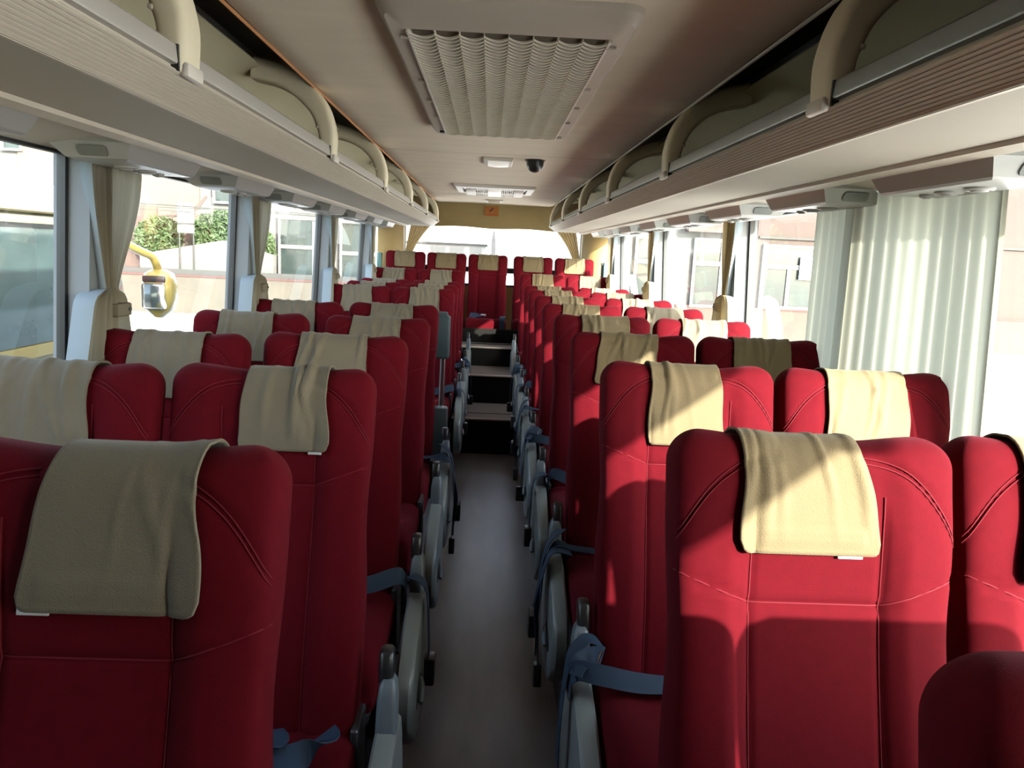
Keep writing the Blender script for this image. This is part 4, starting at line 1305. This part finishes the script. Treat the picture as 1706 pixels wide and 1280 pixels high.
    for z0, z1, r_ in ((2.68, 2.52, 0.022), (2.60, 2.58, 0.014), (2.50, 2.34, 0.012)):
        cb.tube([(-30, 28.98, z0 + 0.3), (-21, 26.9, z0 + 0.15), (-14, 26.9, z0 - 0.02), (-11.0, 26.9, z0 - 0.05), (-7.0, 26.9, z1), (-4.2, 28.98, z1)], r_, 6)
    tag(cb.build('overhead_cables', GREYB), 'dark overhead cables crossing in front of the pale building, outside left', 'cables')
    # --- building on the right
    b2 = thing('right_building', (9, 25, GZ), 'pink plastered building with white framed windows outside the right windows', 'building')
    def R(m, name, mt):
        o = m.build(name, mt, b2, smooth=0); o.data.transform(Matrix.Translation((-9, -25, -GZ))); return o
    R(MB().box(8.55, 24, 25.02, 32, 0.12, 7.5), 'pink_wall', PINKW)
    R(MB().box(4.2, 8.55, 25.05, 32, 0.12, 7.5), 'white_wall', WHITEW)
    R(MB().box(4.2, 24, 24.95, 32, GZ, 0.10), 'plinth', LOWW)
    R(MB().box(4.2, 24, 24.93, 25.1, 0.10, 0.16), 'red_line', REDT)
    R(MB().box(8.6, 24, 24.94, 25.05, 2.40, 2.47), 'grey_moulding', GREYB)
    R(MB().box(6.2, 8.0, 24.6, 25.05, 2.5, 2.85), 'dark_canopy', BRICKR)
    for x0, x1, z0, z1, mids, tr in ((8.75, 11.2, 0.16, 2.22, ((9.67, 1.5),), 1.52), (11.6, 14.0, 0.16, 2.22, ((12.8, 1.5),), 1.52), (6.50, 8.1, 0.10, 2.32, ((7.45, 2.2),), 1.52), (4.6, 5.7, 0.2, 2.3, (), 1.5)):
        o = window(b2, x0, x1, z0, z1, 25.0, mids, tr)
        for q in (o, o.children[0]):
            q.data.transform(Matrix.Translation((-9, -25, -GZ)))
    ps = thing('paper_notice', (10.32, 24.88, 1.5), 'white paper notice taped to the pink building window, outside right', 'notice')
    MB().box(-0.34, 0.34, -0.006, 0.0, -0.36, 0.36).build('paper', TAG, ps, smooth=0)
    m = MB()
    m.box(-0.28, 0.28, -0.009, -0.005, 0.05, 0.075)
    r = random.Random(5)
    for row in range(3):
        x = -0.28
        while x < 0.26:
            w_ = r.uniform(0.02, 0.07)
            if row < 2:
                pass
            m.box(x, min(0.28, x + w_), -0.009, -0.005, 0.0 - 0.045 * row, 0.0 - 0.045 * row + 0.022) if row != 1 else None
            x += w_ + 0.025
    m.build('printed_lines', GREYB, ps, smooth=0)
    # --- far building seen through the rear window
    b3 = thing('far_white_building', (-1.6, 36, GZ), 'far white flat roofed building seen through the rear window', 'building')
    MB().box(-3.0, 1.3, 0, 5, 0, 2.82).build('wall', mat('bright_white_plaster', (0.1650, 0.1650, 0.1650), rough=0.9), b3, smooth=0)
    MB().box(-3.1, 1.4, -0.1, 5, 2.82, 2.90).build('roof_edge', GREYB, b3, smooth=0)
    for x0, x1, mt in ((-1.2, -0.5, TAN), (-0.35, 0.35, WGLASS), (0.6, 1.15, WGLASS)):
        w = MB().box(x0, x1, -0.03, 0.02, 2.2, 2.74).build('window', WFRAME, b3, smooth=0)
        MB().box(x0 + 0.06, x1 - 0.06, -0.04, 0.0, 2.26, 2.68).build('pane', mat('far_window', (0.06, 0.065, 0.065), rough=0.3), w, smooth=0)
    p = thing('utility_post', (0.08, 34, GZ), 'grey post standing beside the far white building', 'post')
    MB().box(-0.09, 0.09, -0.09, 0.09, 0, 3.0).build('shaft', mat('pale_grey_post', (0.07, 0.07, 0.07), rough=0.7), p, smooth=0)
    MB().tube([(0, 0, 3.0), (0, 0, 3.6)], [0.09, 0.01], 8).build('tip', mat('pale_grey_post', (0.07, 0.07, 0.07)), p)
outside()
def yellow_coach():
    root = thing('yellow_coach', (-3.6, 1.0, GZ), 'yellow coach parked close beside the left windows, dark glass and yellow mirror arm', 'coach')
    T = Matrix.Translation((3.6, -1.0, -GZ))
    def B(m, name, mt, smooth=30, parent=None):
        o = m.build(name, mt, parent or root, smooth=smooth); o.data.transform(T); return o
    x = -2.42
    # cross-section: right flank leans in slightly, curved roof
    sec = [(x, -0.65), (x, 0.93), (x - 0.02, 1.60), (x - 0.05, 1.70), (x - 0.14, 1.80), (x - 0.5, 1.88), (-3.6, 1.92), (-4.4, 1.86), (-4.75, 1.70), (-4.8, 0.9), (-4.8, -0.65)]
    B(MB().extrude(sec, 'y', -6.0, 5.0), 'body', YELL2, 40)
    front_sec = [[(-3.6 + (a + 3.6) * (1 - 0.10 * t), 5.0 + 0.42 * sin(t * pi / 2) * (1.0 - 0.55 * max(0, (b - 0.9)) / 1.0), b) for a, b in sec] for t in (0, 0.35, 0.7, 1.0)]
    B(MB().loft(front_sec), 'nose', YELL, 40)
    B(MB().box(x - 0.012, x + 0.008, -5.9, 4.92, 0.97, 1.575), 'side_glass', DGLASS, 0)
    B(MB().box(x - 0.01, x + 0.012, -6.0, 4.98, 1.575, 1.60), 'gutter', BLACK, 0)
    B(MB().extrude([(x + 0.006, 1.665), (x - 0.03, 1.70), (x - 0.045, 1.68), (x - 0.02, 1.655)], 'y', -6.0, 5.0), 'roof_rail', YELL, 0)
    B(MB().box(x - 0.01, x + 0.014, -6.0, 5.0, 0.90, 0.965), 'belt_line', YELL, 0)
    for y in (-4.2, -2.4, -0.6, 1.2, 3.0):
        B(MB().box(x - 0.01, x + 0.011, y - 0.03, y + 0.03, 0.97, 1.575), 'glass_joint', BLACK, 0)
    B(MB().add([(x - 0.12, 5.34, 1.40), (-4.65, 5.34, 1.40), (-4.7, 5.43, 0.75), (x - 0.10, 5.43, 0.75)], [(0, 1, 2, 3)]).add([(x + 0.004, 4.99, 1.45), (x - 0.11, 5.33, 1.40), (x - 0.09, 5.43, 0.8), (x + 0.004, 4.99, 0.8)], [(0, 1, 2, 3)]), 'windscreen', DGLASS, 0)
    m = MB()
    arm = smooth_path([(x - 0.10, 5.10, 1.62), (x - 0.03, 5.22, 1.52), (x + 0.0, 5.40, 1.46), (x + 0.01, 5.56, 1.42), (x + 0.01, 5.64, 1.35), (x + 0.01, 5.66, 1.30)], 5)
    m.tube(arm, 0.030, 10)
    a = B(m, 'mirror_arm', YELL, 60)
    rings = []
    for z, w, d in ((1.33, 0.04, 0.05), (1.30, 0.09, 0.09), (1.22, 0.11, 0.10), (1.12, 0.11, 0.095), (1.04, 0.085, 0.08), (0.985, 0.03, 0.04)):
        rings.append([(x + 0.02 + p, 5.66 + q, z) for p, q in roundrect(2*w, 2*d, min(w, d) * 0.6, 3)])
    h = B(MB().loft(rings), 'mirror_housing', YELL, 50)
    B(MB().rbox(x - 0.06, x + 0.10, 5.552, 5.562, 1.05, 1.235, 0.02), 'mirror_glass', CHROME, 30, h)
    B(MB().rbox(x - 0.06, x + 0.10, 5.556, 5.57, 1.24, 1.285, 0.01), 'upper_mirror', BLACK, 30, h)
    for y in (-3.5, 3.6):
        m = MB()
        n = 28
        m.loft([[(xx, y + r_ * cos(2*pi*k/n), -0.52 + r_ * sin(2*pi*k/n)) for k in range(n)] for xx, r_ in ((x - 0.25, 0.46), (x + 0.005, 0.48), (x + 0.02, 0.44), (x + 0.02, 0.28), (x - 0.02, 0.26))])
        B(m, 'wheel', BLACK)
yellow_coach()
